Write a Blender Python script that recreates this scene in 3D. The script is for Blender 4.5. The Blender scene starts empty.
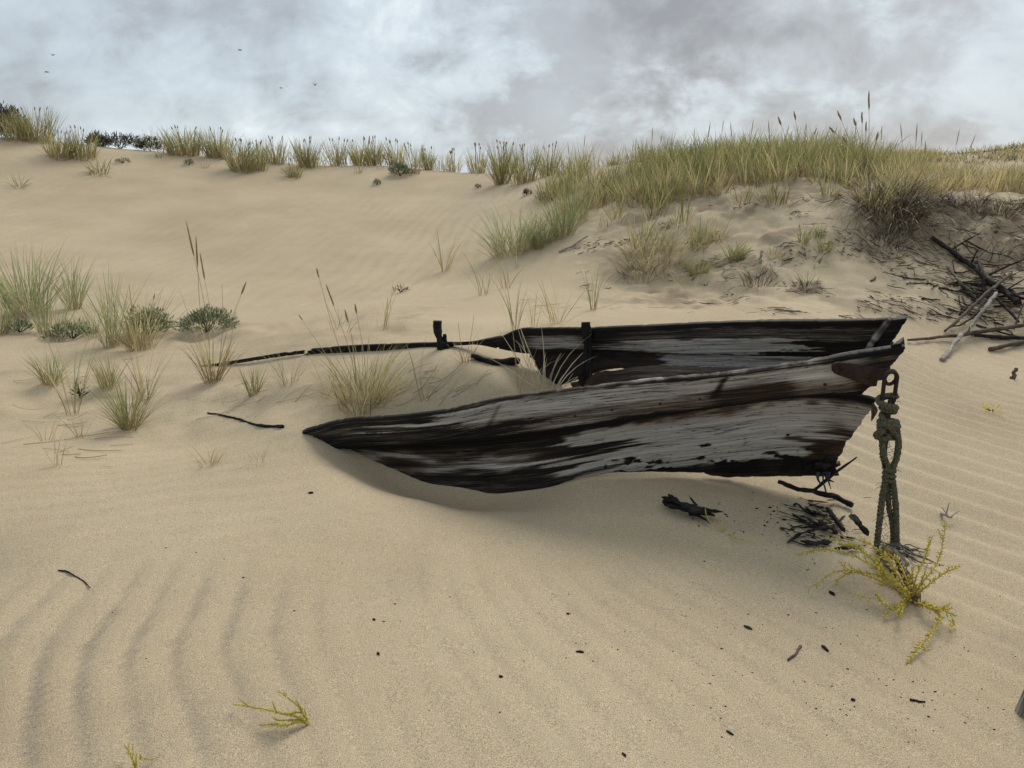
import bpy, math, random
import numpy as np
from mathutils import Vector
R = math.radians
random.seed(7)
RNG = np.random.default_rng(7)
scene = bpy.context.scene
COL = scene.collection

# ------------------------------------------------------------------ camera
CAM_Z = 1.6
FPX = 769.0                       # focal length in pixels of a 1024 wide picture
PITCH = math.atan(199 / FPX)      # camera tilted a little down
CT, ST = math.cos(PITCH), math.sin(PITCH)
cam = bpy.data.cameras.new('camera')
cam.sensor_width = 36.0
cam.lens = 36.0 * FPX / 1024.0
cam.clip_start = 0.05
cam.clip_end = 2000.0
cam_ob = bpy.data.objects.new('camera', cam)
COL.objects.link(cam_ob)
cam_ob.location = (0, 0, CAM_Z)
cam_ob.rotation_euler = (math.pi / 2 - PITCH, 0, 0)
scene.camera = cam_ob

# ------------------------------------------------------------------ sky, sun, exposure
SUN_EL, SUN_AZ = R(40), R(26)     # azimuth from +Y towards +X
scene.view_settings.view_transform = 'Standard'
scene.view_settings.look = 'None'
scene.view_settings.exposure = 0.95
scene.view_settings.gamma = 1.0
scene.view_settings.use_curve_mapping = False
scene.render.engine = 'CYCLES'
scene.cycles.max_bounces = 6


def pix_dir(px, py):
    x = (px - 512) / FPX
    v = (384 - py) / FPX
    return np.array([x, CT + v * ST, -ST + v * CT])


def make_world():
    w = bpy.data.worlds.new('World')
    scene.world = w
    w.use_nodes = True
    nt = w.node_tree
    nt.nodes.clear()
    N = nt.nodes.new
    L = nt.links.new
    out = N('ShaderNodeOutputWorld')
    bg = N('ShaderNodeBackground')
    bg.inputs['Strength'].default_value = 0.1
    L(bg.outputs[0], out.inputs[0])
    sky = N('ShaderNodeTexSky')
    sky.sky_type = 'NISHITA'
    sky.sun_disc = False
    sky.sun_elevation = SUN_EL
    sky.sun_rotation = SUN_AZ
    sky.dust_density = 2.0
    tc = N('ShaderNodeTexCoord')
    sep = N('ShaderNodeSeparateXYZ')
    L(tc.outputs['Generated'], sep.inputs[0])

    def math_(op, a, b=None, clamp=False):
        m = N('ShaderNodeMath')
        m.operation = op
        m.use_clamp = clamp
        for i, q in enumerate((a, b)):
            if q is None:
                continue
            if isinstance(q, (int, float)):
                m.inputs[i].default_value = q
            else:
                L(q, m.inputs[i])
        return m.outputs[0]

    zz = math_('ADD', math_('MAXIMUM', sep.outputs[2], 0.0), 0.75)
    cx = math_('DIVIDE', sep.outputs[0], zz)
    cy = math_('DIVIDE', sep.outputs[1], zz)
    comb = N('ShaderNodeCombineXYZ')
    L(cx, comb.inputs[0])
    L(cy, comb.inputs[1])

    def noise(scale, detail, rough, dist, off=(0, 0, 0), scl=(1, 1, 1)):
        mp = N('ShaderNodeMapping')
        mp.inputs['Location'].default_value = off
        mp.inputs['Scale'].default_value = scl
        L(comb.outputs[0], mp.inputs[0])
        n = N('ShaderNodeTexNoise')
        n.inputs['Scale'].default_value = scale
        n.inputs['Detail'].default_value = detail
        n.inputs['Roughness'].default_value = rough
        n.inputs['Distortion'].default_value = dist
        L(mp.outputs[0], n.inputs['Vector'])
        return n.outputs[0]

    n1 = noise(1.9, 7, 0.52, 0.2, (3.1, 1.7, 0))
    n2 = noise(4.6, 8, 0.58, 0.3, (7.4, 2.2, 0), (1.0, 1.0, 1))
    n3 = noise(12.0, 8, 0.62, 0.3, (1.2, 9.4, 0), (0.85, 1.1, 1))
    s = math_('ADD', math_('MULTIPLY', n1, 0.42), math_('ADD', math_('MULTIPLY', n2, 0.38), math_('MULTIPLY', n3, 0.30)))

    s = math_('ADD', math_('MULTIPLY', math_('SUBTRACT', s, 0.54), 1.22), 0.500)
    # heavier and brighter cloud masses, each a soft region of the cloud deck
    def mass(px, py, rad, soft, amount, src):
        d = pix_dir(px, py)
        d = d / np.linalg.norm(d)
        vm = N('ShaderNodeVectorMath')
        vm.operation = 'DISTANCE'
        L(tc.outputs['Generated'], vm.inputs[0])
        vm.inputs[1].default_value = tuple(d)
        dist = math_('ADD', vm.outputs['Value'], math_('MULTIPLY', math_('SUBTRACT', n2, 0.5), 0.6))
        dist = math_('ADD', dist, math_('MULTIPLY', math_('SUBTRACT', n3, 0.5), 0.35))
        mr = N('ShaderNodeMapRange')
        mr.interpolation_type = 'SMOOTHSTEP'
        L(dist, mr.inputs[0])
        mr.inputs[1].default_value = rad - soft
        mr.inputs[2].default_value = rad + soft
        mr.inputs[3].default_value = amount
        mr.inputs[4].default_value = 0.0
        return math_('ADD', src, mr.outputs[0])

    s = mass(590, 30, 0.17, 0.09, -0.13, s)
    s = mass(780, 40, 0.15, 0.09, -0.11, s)
    s = mass(900, 55, 0.12, 0.14, -0.03, s)
    s = mass(250, -25, 0.10, 0.10, -0.07, s)
    s = mass(560, 105, 0.035, 0.05, 0.12, s)
    s = mass(1010, 120, 0.06, 0.06, 0.05, s)
    ramp = N('ShaderNodeValToRGB')
    L(s, ramp.inputs[0])
    e = ramp.color_ramp
    e.elements[0].position = 0.20
    e.elements[0].color = (0.150, 0.160, 0.176, 1)
    e.elements[1].position = 0.72
    e.elements[1].color = (0.54, 0.58, 0.60, 1)
    for p, c in ((0.33, (0.208, 0.222, 0.242)), (0.42, (0.255, 0.279, 0.304)), (0.50, (0.310, 0.352, 0.386)), (0.60, (0.375, 0.422, 0.456))):
        q = e.elements.new(p)
        q.color = (*c, 1)
    mul = N('ShaderNodeVectorMath')
    mul.operation = 'SCALE'
    L(ramp.outputs[0], mul.inputs[0])
    mul.inputs['Scale'].default_value = 8.9
    mix = N('ShaderNodeMix')
    mix.data_type = 'RGBA'
    mix.inputs['Factor'].default_value = 0.94
    L(sky.outputs[0], mix.inputs['A'])
    L(mul.outputs[0], mix.inputs['B'])
    L(mix.outputs['Result'], bg.inputs['Color'])


make_world()
sun = bpy.data.lights.new('sun', 'SUN')
sun.energy = 1.5
sun.angle = R(28)
sun.color = (1.0, 0.95, 0.87)
sun_ob = bpy.data.objects.new('sun', sun)
COL.objects.link(sun_ob)
sd = Vector((math.sin(SUN_AZ) * math.cos(SUN_EL), math.cos(SUN_AZ) * math.cos(SUN_EL), math.sin(SUN_EL)))
sun_ob.rotation_euler = sd.to_track_quat('Z', 'Y').to_euler()
sun_ob.location = (0, 0, 30)


# ------------------------------------------------------------------ numeric helpers
def _hash(ix, iy, seed):
    with np.errstate(over='ignore'):
        h = (ix.astype(np.int64) * 374761393 + iy.astype(np.int64) * 668265263 + seed * 1442695041) & 0xFFFFFFFF
        h = ((h ^ (h >> 13)) * 1274126177) & 0xFFFFFFFF
        h = (h ^ (h >> 16)) & 0xFFFFFFFF
    return h / 4294967295.0


def vnoise(x, y, seed=0):
    x = np.asarray(x, float)
    y = np.asarray(y, float) + np.zeros_like(x)
    ix, iy = np.floor(x), np.floor(y)
    fx, fy = x - ix, y - iy
    fx = fx * fx * fx * (fx * (fx * 6 - 15) + 10)
    fy = fy * fy * fy * (fy * (fy * 6 - 15) + 10)
    a, b = _hash(ix, iy, seed), _hash(ix + 1, iy, seed)
    c, d = _hash(ix, iy + 1, seed), _hash(ix + 1, iy + 1, seed)
    return (a + (b - a) * fx) * (1 - fy) + (c + (d - c) * fx) * fy - 0.5


def fbm(x, y, seed=0, octv=4, rough=0.5):
    s, a, f = 0.0, 1.0, 1.0
    for o in range(octv):
        s = s + a * vnoise(np.asarray(x) * f + 17.3 * o, np.asarray(y) * f - 9.1 * o, seed + o * 31)
        a *= rough
        f *= 2.03
    return s


def sst(x, a, b):
    t = np.clip((np.asarray(x, float) - a) / (b - a), 0, 1)
    return t * t * (3 - 2 * t)


def P(px, py, Y):
    d = pix_dir(px, py)
    t = Y / d[1]
    return np.array([d[0] * t, Y, CAM_Z + d[2] * t])


# ------------------------------------------------------------------ dune surface
CTRL_W = [  # X, Y, Z
    (-2.5, 0.5, -.03), (0, 0.5, -.03), (2.5, 0.5, -.03), (-1.3, 2, -.02), (0, 2, -.03), (1.3, 2, -.03),
    (-2.2, 3, -.03), (-1, 3, -.02), (0, 3, -.045), (1.2, 3, -.05), (3, 3, -.02), (-6, 3, .0), (6, 3, .05), (6, 6, .1), (-7, 6, .1),
    (-20, 2, .2), (20, 2, .3), (12, 8, 1.0), (-16, 10, .8),
]
CTRL_P = [  # px, py, distance
    (20, 470, 4.05), (150, 430, 4.95), (100, 345, 7.4), (208, 328, 8.2), (20, 330, 8.0), (210, 440, 4.75),
    (303, 434, 4.56), (345, 453, 4.54), (385, 471, 4.51), (430, 489, 4.43), (490, 496, 4.31), (545, 490, 4.20), (600, 480, 4.12), (640, 480, 4.05), (340, 475, 4.12), (300, 455, 4.3), (490, 512, 3.85), (420, 500, 3.95),
    (700, 500, 3.72), (770, 512, 3.68), (850, 520, 3.6), (885, 546, 3.38), (960, 470, 4.15), (900, 470, 4.2),
    (490, 545, 3.36), (400, 520, 3.6), (620, 545, 3.35), (300, 480, 4.0),
    (364, 403, 5.0), (450, 372, 4.95), (500, 385, 4.75), (520, 385, 4.85), (430, 350, 5.42), (310, 357, 5.92), (250, 366, 6.15), (490, 358, 5.2),
    (430, 334, 6.3), (310, 335, 6.9), (530, 325, 6.6), (620, 318, 7.0), (720, 318, 7.1), (820, 315, 7.2),
    (400, 300, 9.0), (400, 280, 11.0), (200, 300, 9.8), (0, 300, 9.6), (300, 240, 14.0), (300, 205, 17.0), (300, 180, 20.0), (300, 166, 21.5),
    (0, 240, 13.0), (0, 190, 16.5), (0, 150, 19.0), (20, 140, 20.0), (160, 240, 14.0), (160, 200, 17.0), (160, 163, 20.0), (160, 152, 21.5),
    (90, 146, 21), (230, 158, 21.5), (450, 240, 14.0), (450, 200, 18), (450, 172, 22), (540, 174, 21), (380, 166, 22),
    (520, 255, 11.0), (600, 285, 9.0), (700, 300, 8.2), (800, 298, 8.0), (900, 300, 7.9), (1010, 310, 7.8),
    (960, 345, 7.1), (1000, 400, 5.5),
    (560, 232, 11.6), (600, 240, 10.6), (650, 272, 9.3), (680, 240, 10.0), (740, 255, 9.2), (740, 208, 10.6), (800, 250, 9.1), (800, 200, 10.5),
    (860, 195, 10.5), (870, 250, 9.2), (930, 200, 10.4), (950, 265, 8.9), (1024, 205, 10.2), (1020, 260, 8.8),
    (600, 170, 17), (620, 185, 14.5), (700, 168, 14.5), (800, 167, 13.8), (870, 172, 13.2), (950, 184, 13.0), (1024, 188, 13.0),
    (900, 158, 18.5), (970, 155, 19), (1030, 145, 19), (700, 178, 12.6), (860, 182, 11.8),
]
BEHIND = [(-30, 30, .5), (-18, 27, 1.6), (-9, 28, .7), (-2, 29, .5), (4, 26, .8), (9, 24, 1.0), (16, 26, 1.2), (30, 28, .6),
          (-25, 20, 2.6), (22, 18, 2.2), (3, 24.5, 1.5), (-5, 25, 1.6)]
_pts = np.array([list(c) for c in CTRL_W] + [list(P(*c)) for c in CTRL_P] + [list(c) for c in BEHIND])


def _kern(r2):
    return 0.5 * r2 * np.log(r2 + 1e-9)


def _fit(pts, lam):
    n = len(pts)
    d2 = ((pts[:, None, :2] - pts[None, :, :2]) ** 2).sum(-1)
    A = np.zeros((n + 3, n + 3))
    A[:n, :n] = _kern(d2) + lam * np.eye(n)
    A[:n, n] = 1
    A[:n, n + 1:] = pts[:, :2]
    A[n, :n] = 1
    A[n + 1:, :n] = pts[:, :2].T
    b = np.zeros(n + 3)
    b[:n] = pts[:, 2]
    return np.linalg.solve(A, b)


_w = _fit(_pts, 0.0003)


def base_height(x, y):
    x = np.atleast_1d(np.asarray(x, float))
    y = np.atleast_1d(np.asarray(y, float))
    sh = x.shape
    x, y = x.ravel(), y.ravel()
    z = np.empty_like(x)
    n = len(_pts)
    for i in range(0, len(x), 40000):
        sl = slice(i, i + 40000)
        d2 = (x[sl, None] - _pts[None, :, 0]) ** 2 + (y[sl, None] - _pts[None, :, 1]) ** 2
        z[sl] = _kern(d2) @ _w[:n] + _w[n] + _w[n + 1] * x[sl] + _w[n + 2] * y[sl]
    far = sst(np.sqrt((x / 30) ** 2 + ((y - 8) / 22) ** 2), 0.72, 1.25)
    z = z * (1 - far) + (-1.0) * far
    return z.reshape(sh)


def bank_mask(x, y):
    m = sst(y, 7.2, 8.2) * (1 - sst(y, 12.5, 14.5)) * sst(x - 0.02 * y, 0.2, 1.6)
    return m


def height(x, y):
    z = base_height(x, y)
    x = np.atleast_1d(np.asarray(x, float))
    y = np.atleast_1d(np.asarray(y, float))
    z = z + 0.012 * fbm(x * 1.6, y * 1.6, 3, 3) * sst(y, 1.0, 2.5)
    hum = (1 - sst(x, -1.1, -0.3)) * sst(y, 4.3, 5.4) * (1 - sst(y, 7.6, 9.0)) * sst(x, -7.5, -6)
    hum = hum * (1 - np.exp(-((y - (6.0 - 0.41 * (x + 1.6))) / 0.45) ** 2))
    z = z + hum * (0.11 * fbm(x * 1.5, y * 1.3, 33, 3) + 0.03 * fbm(x * 5, y * 4, 34, 2))
    b = bank_mask(x, y)
    z = z + b * (0.10 * fbm(x * 1.5, y * 1.7, 11, 4, 0.55) + 0.03 * fbm(x * 7, y * 7, 12, 2))
    # eroded scarp at the right
    sc = sst(x, 4.4, 5.6) * sst(y, 8.3, 8.8) * (1 - sst(y, 10.2, 10.8))
    z = z + sc * 0.10 * fbm(x * 4, y * 2.0, 21, 4, 0.6)
    return z


def ripple(x, y):
    wx = x + 0.12 * fbm(x * 0.9, y * 0.9, 41, 2)
    wy = y + 0.16 * fbm(x * 0.9, y * 0.9, 42, 2)
    bow = 0.40 * (wy - 2.4) - 0.20 * np.sqrt((wy - 2.4) ** 2 + 0.03)
    mx = sst(x, -0.8, 0.5)
    ph = wx + (1 - mx) * bow + mx * 0.52 * (wy - 2.4)
    w1 = np.sin(ph * 2 * np.pi / 0.165)
    left = (1 - sst(x + 0.25 * (y - 2.3), -0.95, -0.35)) * (1 - sst(y, 2.7, 3.3)) * (0.6 + 0.6 * sst(fbm(x * 1.0, y * 1.0, 51, 2), -0.35, 0.3))
    cen = sst(x, -0.9, -0.2) * (1 - sst(x, 1.2, 1.8)) * (1 - sst(y, 2.8, 3.4)) * sst(fbm(x * 1.7, y * 1.7, 52, 2), -0.3, 0.3)
    ph3 = 0.80 * wx + 0.60 * wy
    fr = (ph3 / 0.19) % 1.0
    w3 = np.where(fr < 0.74, fr / 0.74, (1 - fr) / 0.26) ** 1.3 * 2 - 1
    right = sst(x - 0.10 * (y - 3), 1.35, 2.1) * (1 - sst(y, 6.5, 7.8)) * sst(y, 1.6, 2.6) * (0.5 + 0.5 * sst(fbm(x * .9, y * .9, 55, 2), -.3, .3))
    w4 = np.sin((x + 0.25 * fbm(x * .5, y * .35, 61, 3) * 1.2 - 0.12 * y) * 2 * np.pi / 0.26)
    slope = (1 - sst(x, 0.5, 2.2)) * sst(y, 8.6, 10.5) * (1 - sst(y, 16.5, 19)) * (0.4 + 0.6 * sst(fbm(x * .35, y * .35, 62, 2), -.3, .3))
    w5 = np.sin((wy - 0.42 * wx) * 2 * np.pi / 0.17)
    midl = (1 - sst(x, -1.3, -0.8)) * sst(y, 3.0, 3.6) * (1 - sst(y, 4.6, 5.4))
    dz = 0.0048 * left * (w1 + 0.3 * np.sin(ph * 4 * np.pi / 0.165 + 0.9)) + 0.0011 * cen * w1 + 0.012 * right * w3 + 0.0065 * slope * w4 + 0.0018 * midl * w5
    # heavy dark grains gather in the troughs at the left
    mineral = left * sst(-w1 + 0.35 * fbm(x * 14, y * 14, 59, 2), 0.45, 1.05) * (0.45 + 0.65 * sst(fbm(x * 1.6, y * 1.6, 58, 3), -0.3, 0.35))
    mineral = mineral + 0.30 * cen * sst(-w1, 0.55, 1.0) + 0.38 * right * sst(-w3, 0.35, 1.0)
    blotch = sst(fbm(x * 2.6, y * 2.0, 71, 3), 0.0, 0.7) * (1 - sst(y, 3.2, 3.8)) * 0.35
    return dz, np.clip(mineral + blotch, 0, 1)


def ground_at(px, py, h=0.0, tmin=1.2, tmax=27.0):
    """point where the line of sight through a picture point meets the sand (+h)"""
    d = pix_dir(px, py)
    t = np.arange(tmin, tmax, 0.04)
    x, y, z = d[0] * t, d[1] * t, CAM_Z + d[2] * t
    g = height(x, y) + h
    hit = np.where(z < g)[0]
    if len(hit):
        i = max(hit[0], 1)
        f0, f1 = z[i - 1] - g[i - 1], z[i] - g[i]
        k = f0 / (f0 - f1 + 1e-12)
        tt = t[i - 1] + 0.04 * k
        return np.array([d[0] * tt, d[1] * tt, CAM_Z + d[2] * tt])
    m = t > 9
    i = np.argmax(((g - CAM_Z) / t)[m])
    i = np.where(m)[0][i]
    return np.array([x[i], y[i], g[i]])


def pix_size(p):
    return (p[1] * CT + (CAM_Z - p[2]) * ST) / FPX


# ------------------------------------------------------------------ material helpers
class NT:
    def __init__(self, name):
        self.m = bpy.data.materials.new(name)
        self.m.use_nodes = True
        self.t = self.m.node_tree
        self.t.nodes.clear()
        self.out = self.n('ShaderNodeOutputMaterial')
        self.b = self.n('ShaderNodeBsdfPrincipled')
        self.link(self.b.outputs[0], self.out.inputs[0])

    def n(self, kind, **kw):
        q = self.t.nodes.new(kind)
        for k, v in kw.items():
            setattr(q, k, v)
        return q

    def link(self, a, b):
        self.t.links.new(a, b)

    def val(self, q, inp):
        if isinstance(q, (int, float)):
            inp.default_value = q
        elif isinstance(q, tuple):
            inp.default_value = (*q, 1) if len(q) == 3 and inp.type == 'RGBA' else q
        else:
            self.link(q, inp)

    def math(self, op, a, b=0.0, clamp=False):
        m = self.n('ShaderNodeMath', operation=op, use_clamp=clamp)
        self.val(a, m.inputs[0])
        self.val(b, m.inputs[1])
        return m.outputs[0]

    def attr(self, name):
        return self.n('ShaderNodeAttribute', attribute_name=name).outputs['Fac']

    def noise(self, vec, scale, detail=4, rough=0.5, dist=0.0):
        q = self.n('ShaderNodeTexNoise')
        if vec is not None:
            self.link(vec, q.inputs['Vector'])
        q.inputs['Scale'].default_value = scale
        q.inputs['Detail'].default_value = detail
        q.inputs['Roughness'].default_value = rough
        q.inputs['Distortion'].default_value = dist
        return q.outputs[0]

    def ramp(self, fac, stops):
        q = self.n('ShaderNodeValToRGB')
        self.link(fac, q.inputs[0])
        e = q.color_ramp
        while len(e.elements) < len(stops):
            e.elements.new(0.5)
        for el, (p, c) in zip(e.elements, stops):
            el.position = p
            el.color = (*c, 1)
        return q.outputs[0]

    def mix(self, f, a, b, mode='MIX'):
        q = self.n('ShaderNodeMix', data_type='RGBA', blend_type=mode)
        self.val(f, q.inputs['Factor'])
        self.val(a, q.inputs['A'])
        self.val(b, q.inputs['B'])
        return q.outputs['Result']

    def rng(self, f, a, b, c=0.0, d=1.0):
        q = self.n('ShaderNodeMapRange')
        self.val(f, q.inputs[0])
        for i, v in enumerate((a, b, c, d)):
            q.inputs[i + 1].default_value = v
        return q.outputs[0]

    def bump(self, h, strength=0.5, dist=0.01, prev=None):
        q = self.n('ShaderNodeBump')
        q.inputs['Strength'].default_value = strength
        q.inputs['Distance'].default_value = dist
        self.link(h, q.inputs['Height'])
        if prev is not None:
            self.link(prev, q.inputs['Normal'])
        return q.outputs[0]

    def pos(self):
        return self.n('ShaderNodeNewGeometry').outputs['Position']

    def comb(self, x, y, z=0.0):
        q = self.n('ShaderNodeCombineXYZ')
        for i, v in enumerate((x, y, z)):
            self.val(v, q.inputs[i])
        return q.outputs[0]


def mat_sand():
    k = NT('sand')
    p = k.pos()
    big = k.noise(p, 0.7, 4, 0.55)
    mid = k.noise(p, 6, 5, 0.6)
    grain = k.noise(p, 300, 2, 0.7)
    speck = k.noise(p, 330, 1, 0.5)
    c = k.ramp(big, [(0.3, (0.410, 0.320, 0.205)), (0.7, (0.505, 0.408, 0.272))])
    c = k.mix(k.rng(mid, 0.35, 0.7, 0.0, 0.35), c, (0.47, 0.38, 0.253))
    c = k.mix(k.math('MULTIPLY', k.attr('mineral'), 0.52), c, (0.145, 0.135, 0.118))
    c = k.mix(k.math('MULTIPLY', k.attr('soil_shade'), 0.72), c, (0.17, 0.125, 0.08))  # brown bank soil, with shade under the scarp lip in the same colour
    g = k.rng(grain, 0.32, 0.68, 0.48, 1.46)
    gm = k.n('ShaderNodeVectorMath', operation='SCALE')
    k.link(c, gm.inputs[0])
    k.link(g, gm.inputs['Scale'])
    dark = k.rng(speck, 0.60, 0.68, 0.0, 0.62)
    c = k.mix(dark, gm.outputs[0], (0.10, 0.08, 0.055))
    lite = k.rng(k.noise(p, 290, 1, 0.5), 0.62, 0.72, 0.0, 0.5)
    c = k.mix(lite, c, (0.62, 0.53, 0.39))
    k.link(c, k.b.inputs['Base Color'])
    k.b.inputs['Roughness'].default_value = 0.95
    k.b.inputs['Specular IOR Level'].default_value = 0.15
    n = k.bump(mid, 0.30, 0.02)
    n = k.bump(k.noise(p, 38, 3, 0.6), 0.30, 0.006, n)
    n = k.bump(grain, 0.55, 0.0035, n)
    k.link(n, k.b.inputs['Normal'])
    return k.m


def mat_plank():
    k = NT('weathered_plank')
    v = k.comb(k.attr('u'), k.attr('w'))
    def str_noise(su, sw, det, rough, dist=0.0):
        mp = k.n('ShaderNodeMapping')
        k.link(v, mp.inputs[0])
        mp.inputs['Scale'].default_value = (su, sw, 1)
        return k.noise(mp.outputs[0], 1.0, det, rough, dist)
    streak = str_noise(1.2, 42, 6, 0.6)
    mid = str_noise(2.2, 105, 4, 0.6)
    fine = str_noise(5.0, 230, 3, 0.6)
    blot = str_noise(5, 22, 5, 0.6)
    g = k.attr('grey')
    t = k.math('ADD', g, k.rng(streak, 0.34, 0.66, -0.085, 0.085))
    t = k.math('ADD', t, k.rng(mid, 0.34, 0.66, -0.085, 0.085))
    t = k.math('ADD', t, k.rng(fine, 0.34, 0.66, -0.10, 0.10))
    pit = k.rng(str_noise(26, 110, 2, 0.5), 0.64, 0.70, 0.0, 0.22)
    t = k.math('SUBTRACT', t, pit)
    c = k.ramp(t, [(0.0, (0.005, 0.0048, 0.005)), (0.24, (0.013, 0.011, 0.010)), (0.36, (0.050, 0.040, 0.032)), (0.48, (0.145, 0.127, 0.107)), (0.64, (0.33, 0.312, 0.288)), (0.95, (0.52, 0.505, 0.48))])
    r = k.math('MULTIPLY', k.attr('rust'), k.rng(blot, 0.38, 0.62, 0.15, 1.0))
    c = k.mix(r, c, k.mix(fine, (0.03, 0.016, 0.01), (0.15, 0.08, 0.04)))
    crack = k.rng(k.math('ABSOLUTE', k.math('SUBTRACT', str_noise(0.9, 30, 4, 0.55), 0.47)), 0.003, 0.012, 1.0, 0.0)
    crack = k.math('MULTIPLY', crack, k.rng(str_noise(2.0, 8, 2, 0.5), 0.46, 0.56, 0.0, 1.0))
    c = k.mix(k.math('MULTIPLY', crack, 0.8), c, (0.012, 0.01, 0.009))
    k.link(c, k.b.inputs['Base Color'])
    k.link(k.rng(t, 0.1, 0.8, 0.62, 0.8), k.b.inputs['Roughness'])
    k.b.inputs['Specular IOR Level'].default_value = 0.14
    n = k.bump(streak, 0.45, 0.012)
    n = k.bump(mid, 0.6, 0.006, n)
    n = k.bump(k.math('SUBTRACT', 1.0, crack), 0.7, 0.008, n)
    k.link(n, k.b.inputs['Normal'])
    return k.m


def mat_branch(name, c0, c1, c2):
    k = NT(name)
    v = k.comb(k.math('MULTIPLY', k.attr('u'), 6), k.math('MULTIPLY', k.attr('w'), 130))
    f = k.noise(v, 1.0, 5, 0.62, 0.3)
    b = k.noise(k.pos(), 14, 4, 0.6)
    t = k.math('ADD', k.math('MULTIPLY', f, 0.6), k.math('MULTIPLY', b, 0.5))
    c = k.ramp(t, [(0.38, c0), (0.55, c1), (0.72, c2)])
    k.link(c, k.b.inputs['Base Color'])
    k.b.inputs['Roughness'].default_value = 0.8
    k.b.inputs['Specular IOR Level'].default_value = 0.12
    k.link(k.bump(f, 0.7, 0.006), k.b.inputs['Normal'])
    return k.m


def mat_grass(name, stops, base, trans=0.4):
    k = NT(name)
    c = k.ramp(k.attr('tint'), stops)
    c = k.mix(k.rng(k.attr('along'), 0.0, 0.38, 0.75, 0.0), c, base)
    k.link(c, k.b.inputs['Base Color'])
    k.b.inputs['Roughness'].default_value = 0.6
    k.b.inputs['Specular IOR Level'].default_value = 0.25
    tr = k.n('ShaderNodeBsdfTranslucent')
    k.link(c, tr.inputs['Color'])
    ms = k.n('ShaderNodeMixShader')
    ms.inputs[0].default_value = trans
    k.link(k.b.outputs[0], ms.inputs[1])
    k.link(tr.outputs[0], ms.inputs[2])
    k.link(ms.outputs[0], k.out.inputs[0])
    return k.m


def mat_simple(name, c0, c1, scale, rough=0.8, bump=0.4, dist=0.004, metal=0.0):
    k = NT(name)
    f = k.noise(k.pos(), scale, 5, 0.65)
    c = k.ramp(f, [(0.35, c0), (0.65, c1)])
    k.link(c, k.b.inputs['Base Color'])
    k.b.inputs['Roughness'].default_value = rough
    k.b.inputs['Metallic'].default_value = metal
    k.b.inputs['Specular IOR Level'].default_value = 0.3
    k.link(k.bump(f, bump, dist), k.b.inputs['Normal'])
    return k.m


M = {
    'sand': mat_sand(),
    'plank': mat_plank(),
    'drift': mat_branch('driftwood', (0.03, 0.022, 0.016), (0.10, 0.075, 0.055), (0.22, 0.18, 0.14)),
    'pale': mat_branch('bleached_driftwood', (0.09, 0.075, 0.06), (0.27, 0.24, 0.20), (0.46, 0.43, 0.38)),
    'dark': mat_branch('dark_driftwood', (0.008, 0.007, 0.006), (0.028, 0.022, 0.018), (0.10, 0.085, 0.07)),
    'char': mat_branch('charred_wood', (0.004, 0.004, 0.004), (0.012, 0.011, 0.010), (0.06, 0.052, 0.045)),
    'iron': mat_simple('rusty_iron', (0.016, 0.010, 0.008), (0.045, 0.026, 0.018), 25, 0.75, 0.5, 0.003, 0.2),
    'rope': mat_simple('old_rope', (0.022, 0.022, 0.014), (0.155, 0.145, 0.09), 140, 0.95, 0.7, 0.004),
    'fray': mat_simple('frayed_rope', (0.05, 0.045, 0.035), (0.20, 0.18, 0.15), 60, 0.95, 0.5, 0.003),
    'green': mat_grass('marram_grass', [(0.0, (0.115, 0.15, 0.045)), (0.35, (0.235, 0.25, 0.09)), (0.65, (0.43, 0.375, 0.175)), (1.0, (0.70, 0.58, 0.30))], (0.38, 0.28, 0.14)),
    'blue': mat_grass('blue_marram_grass', [(0.0, (0.14, 0.19, 0.08)), (0.45, (0.33, 0.375, 0.17)), (0.75, (0.38, 0.37, 0.185)), (1.0, (0.60, 0.50, 0.29))], (0.40, 0.31, 0.17)),
    'dry': mat_grass('dry_grass', [(0.0, (0.12, 0.08, 0.045)), (0.4, (0.36, 0.26, 0.14)), (1.0, (0.68, 0.56, 0.36))], (0.26, 0.18, 0.10), 0.2),
    'straw': mat_grass('pale_straw', [(0.0, (0.50, 0.42, 0.27)), (1.0, (0.74, 0.66, 0.47))], (0.55, 0.46, 0.30), 0.2),
    'dead': mat_grass('dead_grass', [(0.0, (0.028, 0.019, 0.011)), (0.55, (0.085, 0.058, 0.034)), (1.0, (0.42, 0.33, 0.21))], (0.04, 0.027, 0.016), 0.1),
    'shrub': mat_grass('dune_shrub', [(0.0, (0.07, 0.10, 0.045)), (0.6, (0.17, 0.21, 0.105)), (1.0, (0.32, 0.35, 0.20))], (0.11, 0.11, 0.06), 0.2),
    'darkshrub': mat_grass('dark_shrub', [(0.0, (0.025, 0.028, 0.016)), (0.6, (0.06, 0.062, 0.032)), (1.0, (0.13, 0.12, 0.06))], (0.035, 0.03, 0.02), 0.15),
    'yellow': mat_grass('yellow_leaf', [(0.0, (0.42, 0.42, 0.06)), (0.5, (0.74, 0.66, 0.12)), (1.0, (0.80, 0.56, 0.10))], (0.6, 0.5, 0.1), 0.3),
    'ystem': mat_simple('yellow_stem', (0.30, 0.22, 0.05), (0.55, 0.42, 0.09), 80, 0.7, 0.2, 0.002),
    'head': mat_simple('seed_head', (0.13, 0.09, 0.045), (0.42, 0.32, 0.17), 150, 0.9, 0.6, 0.004),
    'caulk': mat_simple('old_caulking', (0.008, 0.011, 0.014), (0.035, 0.048, 0.06), 50, 0.9, 0.6, 0.004),
    'bird': mat_simple('bird_plumage', (0.02, 0.02, 0.022), (0.07, 0.07, 0.072), 12, 0.8, 0.1, 0.01),
}


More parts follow.
